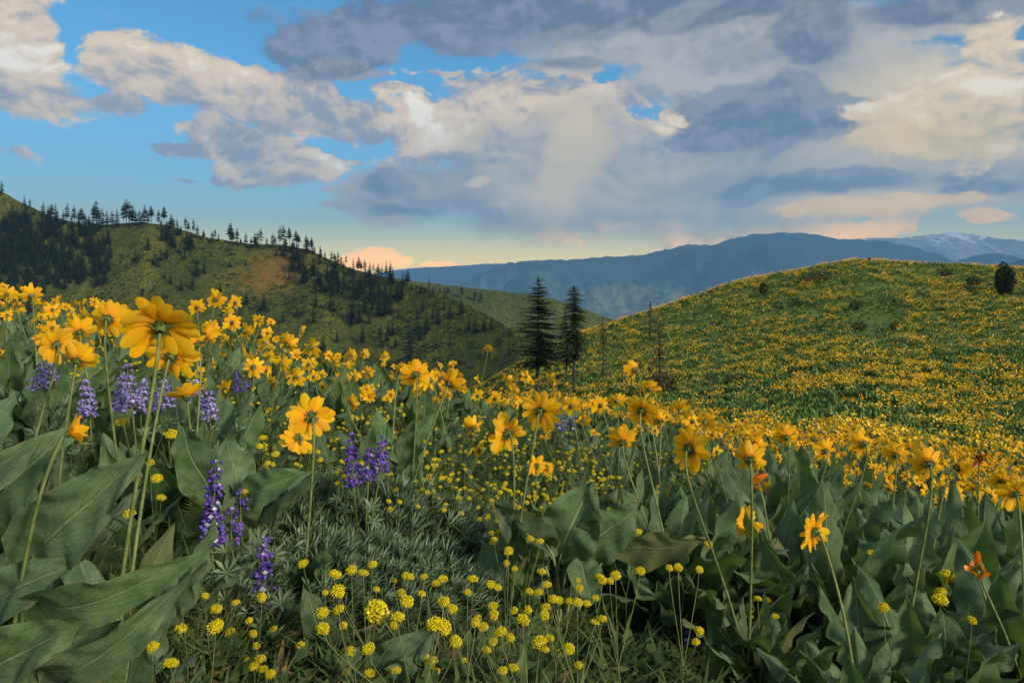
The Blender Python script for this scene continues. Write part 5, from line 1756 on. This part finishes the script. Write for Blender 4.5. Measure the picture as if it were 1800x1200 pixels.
# between the counted plants and the foot of the hill
yv = 7.0
while yv < 16:
    step = .56
    for x in np.arange(yv * -.02 if yv > 8 else yv * .10, yv * .86 + .6, step):
        if yv < 12.5 and (x / yv) < .80 and rnd.random() < .55: continue
        cx_, cy2 = x + rnd.uniform(-.2, .2), yv + rnd.uniform(-.2, .2)
        rest.append((cx_, cy2, float(meadow_z(cx_, cy2))))
    yv += step
rest = np.array(rest)
for v in range(6):
    P = rest[v::6]
    G.stamp(MC[v], frames(P, rng.uniform(0, 6.28, len(P)), 0, rng.uniform(.8, 1.15, len(P))))
tag(link('distant_balsamroot', G.mesh('distant_balsamroot', [M['leaf'], M['petal'], M['disc'], M['stem']])), 'countless yellow balsamroot where the slope runs out to the hill', None, None, 'stuff')

G = Geo()


def scatter(n, y0, y1, lod, nl, nf, seedb, size):
    yy = np.sqrt(rng.uniform(y0 ** 2, y1 ** 2, n))
    uu = rng.uniform(-.16, .98, n)
    x = uu * yy
    dens = .62 + .9 * fbm(x / 2.2, yy / 2.2, 3, 91) + .3 * fbm(x / 14.0, yy / 14.0, 3, 95)
    px = CX + uu * F
    bare = np.exp(-(((px - 1540) / 50.0) ** 2 + ((yy - 84) / 9.0) ** 2))
    keep = rng.random(n) < np.clip(dens - bare * .35, .15, 1)
    flower = fbm(x / 1.3, yy / 1.3, 3, 131) + .45 * fbm(x / 5.0, yy / 7.0, 3, 133) + rng.normal(0, .13, n) > FLOWER_T + .22 * np.exp(-(((px - 1400) / 220.0) ** 2 + ((yy - 30) / 14.0) ** 2)) + (.05 if y1 < 70 else -.05) + np.where(bare > .3, 1, 0)
    z = meadow_z(x, yy, False)
    P = np.stack([x, yy, z], 1)
    for v in range(4):
        for has in (0, 1):
            idx = np.nonzero(keep & (flower == bool(has)) & (np.arange(n) % 4 == v))[0]
            t = far_clump(seedb + v, nl, nf[has], lod)
            G.stamp(t, frames(P[idx], rng.uniform(0, 6.28, len(idx)), 0, rng.uniform(.7, 1.25, len(idx)) * size))


FLOWER_T = -0.01
scatter(5200, 13.5, 30, 1, 9, (0, 9), 801, 1.05)
scatter(16000, 29, 62, 0, 7, (0, 10), 821, 1.2)
scatter(44000, 60, 135, 0, 5, (0, 7), 841, 1.3)
tag(link('hill_wildflowers', G.mesh('hill_wildflowers', [M['leaffar'], M['petalfar']], False)), 'yellow wildflowers and leaves covering the rounded hill on the right', None, None, 'stuff')

# ---------------------------------------------------------------- labels that single out each plant
MARKS = [(283, 578, 'the biggest yellow flower'), (372, 880, 'the tallest violet lupine'), (120, 758, 'the flower above the biggest leaf'), (547, 732, 'the tilted flower left of centre'),
         (645, 800, 'the three spiked lupine'), (890, 762, 'the left facing flower at centre'), (950, 722, 'the large centre flower'), (1094, 777, 'the upright flower under the snag'),
         (1213, 790, 'the broad flower right of centre'), (1325, 845, 'the orange wilted bloom'), (1432, 934, 'the lone left facing flower'), (1718, 1002, 'the drooping orange bloom'),
         (1632, 815, 'the large flower at right'), (1785, 868, 'the last flower at right'), (380, 526, 'the tall thin stemmed flowers'), (505, 606, 'the flowers against the dark hill'),
         (731, 658, 'the flower cluster left of the firs'), (858, 613, 'the solitary tall flower'), (1128, 690, 'the hooked flower by the snag'), (232, 690, 'the pale lupines'), (55, 519, 'the skyline flower at left'),
         (680, 900, 'the silvery bushes'), (960, 1060, 'the branching ball flower'), (662, 1075, 'the largest ball flowers'), (300, 1120, 'the bottom left ball flowers'), (1332, 1080, 'the small dark gap'),
         (1660, 1035, 'the yellow tuft at right'), (1520, 780, 'the flower right of the pointed leaf'), (1382, 768, 'the flower left of the pointed leaf'), (1500, 1010, 'the tall pointed leaf'), (60, 960, 'the biggest leaves')]
NUM = ['no', 'one', 'two', 'three', 'four', 'five', 'six', 'seven', 'eight', 'nine', 'ten']


def assign(items, text, cat, group):
    """items: (object, column, row, description)"""
    buckets = {}
    for (o, px, py, de) in items:
        mx, my, mn = min(MARKS, key=lambda m: (m[0] - px) ** 2 + ((m[1] - py) * 1.3) ** 2)
        dx, dy = px - mx, py - my
        side = ('right of' if dx > 0 else 'left of') if abs(dx) > abs(dy) else ('below' if dy > 0 else 'behind')
        buckets.setdefault((mn, side, de), []).append((math.hypot(dx, dy), o))
    for (mn, side, de), lst in buckets.items():
        lst.sort(key=lambda a: a[0])
        for i, (_, o) in enumerate(lst):
            lab = de + ' ' + side + ' ' + mn
            if len(lst) > 1: lab = (ordinal(i + 1) + ' closest ' + de if i else 'closest ' + de) + ' ' + side + ' ' + mn
            tag(o, lab, cat, group)


items = []
for p in plants:
    px, py = pix((p['x'], p['y'], p['z'] + .25))
    n = p['n']
    de = 'leafy balsamroot without bloom' if n == 0 else ('balsamroot with one yellow flower' if n == 1 else 'balsamroot with ' + (NUM[n] if n <= 10 else 'many') + ' yellow flowers')
    items.append((p['o'], px, py, de))
assign(items, '', 'wildflower', 'balsamroot plants on the near slope')
items = []
UMB = UMB[:285]
for b in UMB:
    o = umbel_plant(b, '')
    px, py = pix(np.mean([q[0] for q in b], 0))
    n = len(b)
    items.append((o, px, py, 'plant with one yellow ball flower' if n == 1 else 'plant with ' + NUM[n] + ' yellow ball flowers'))
assign(items, '', 'wildflower', 'yellow ball flower plants on the near slope')
haze()
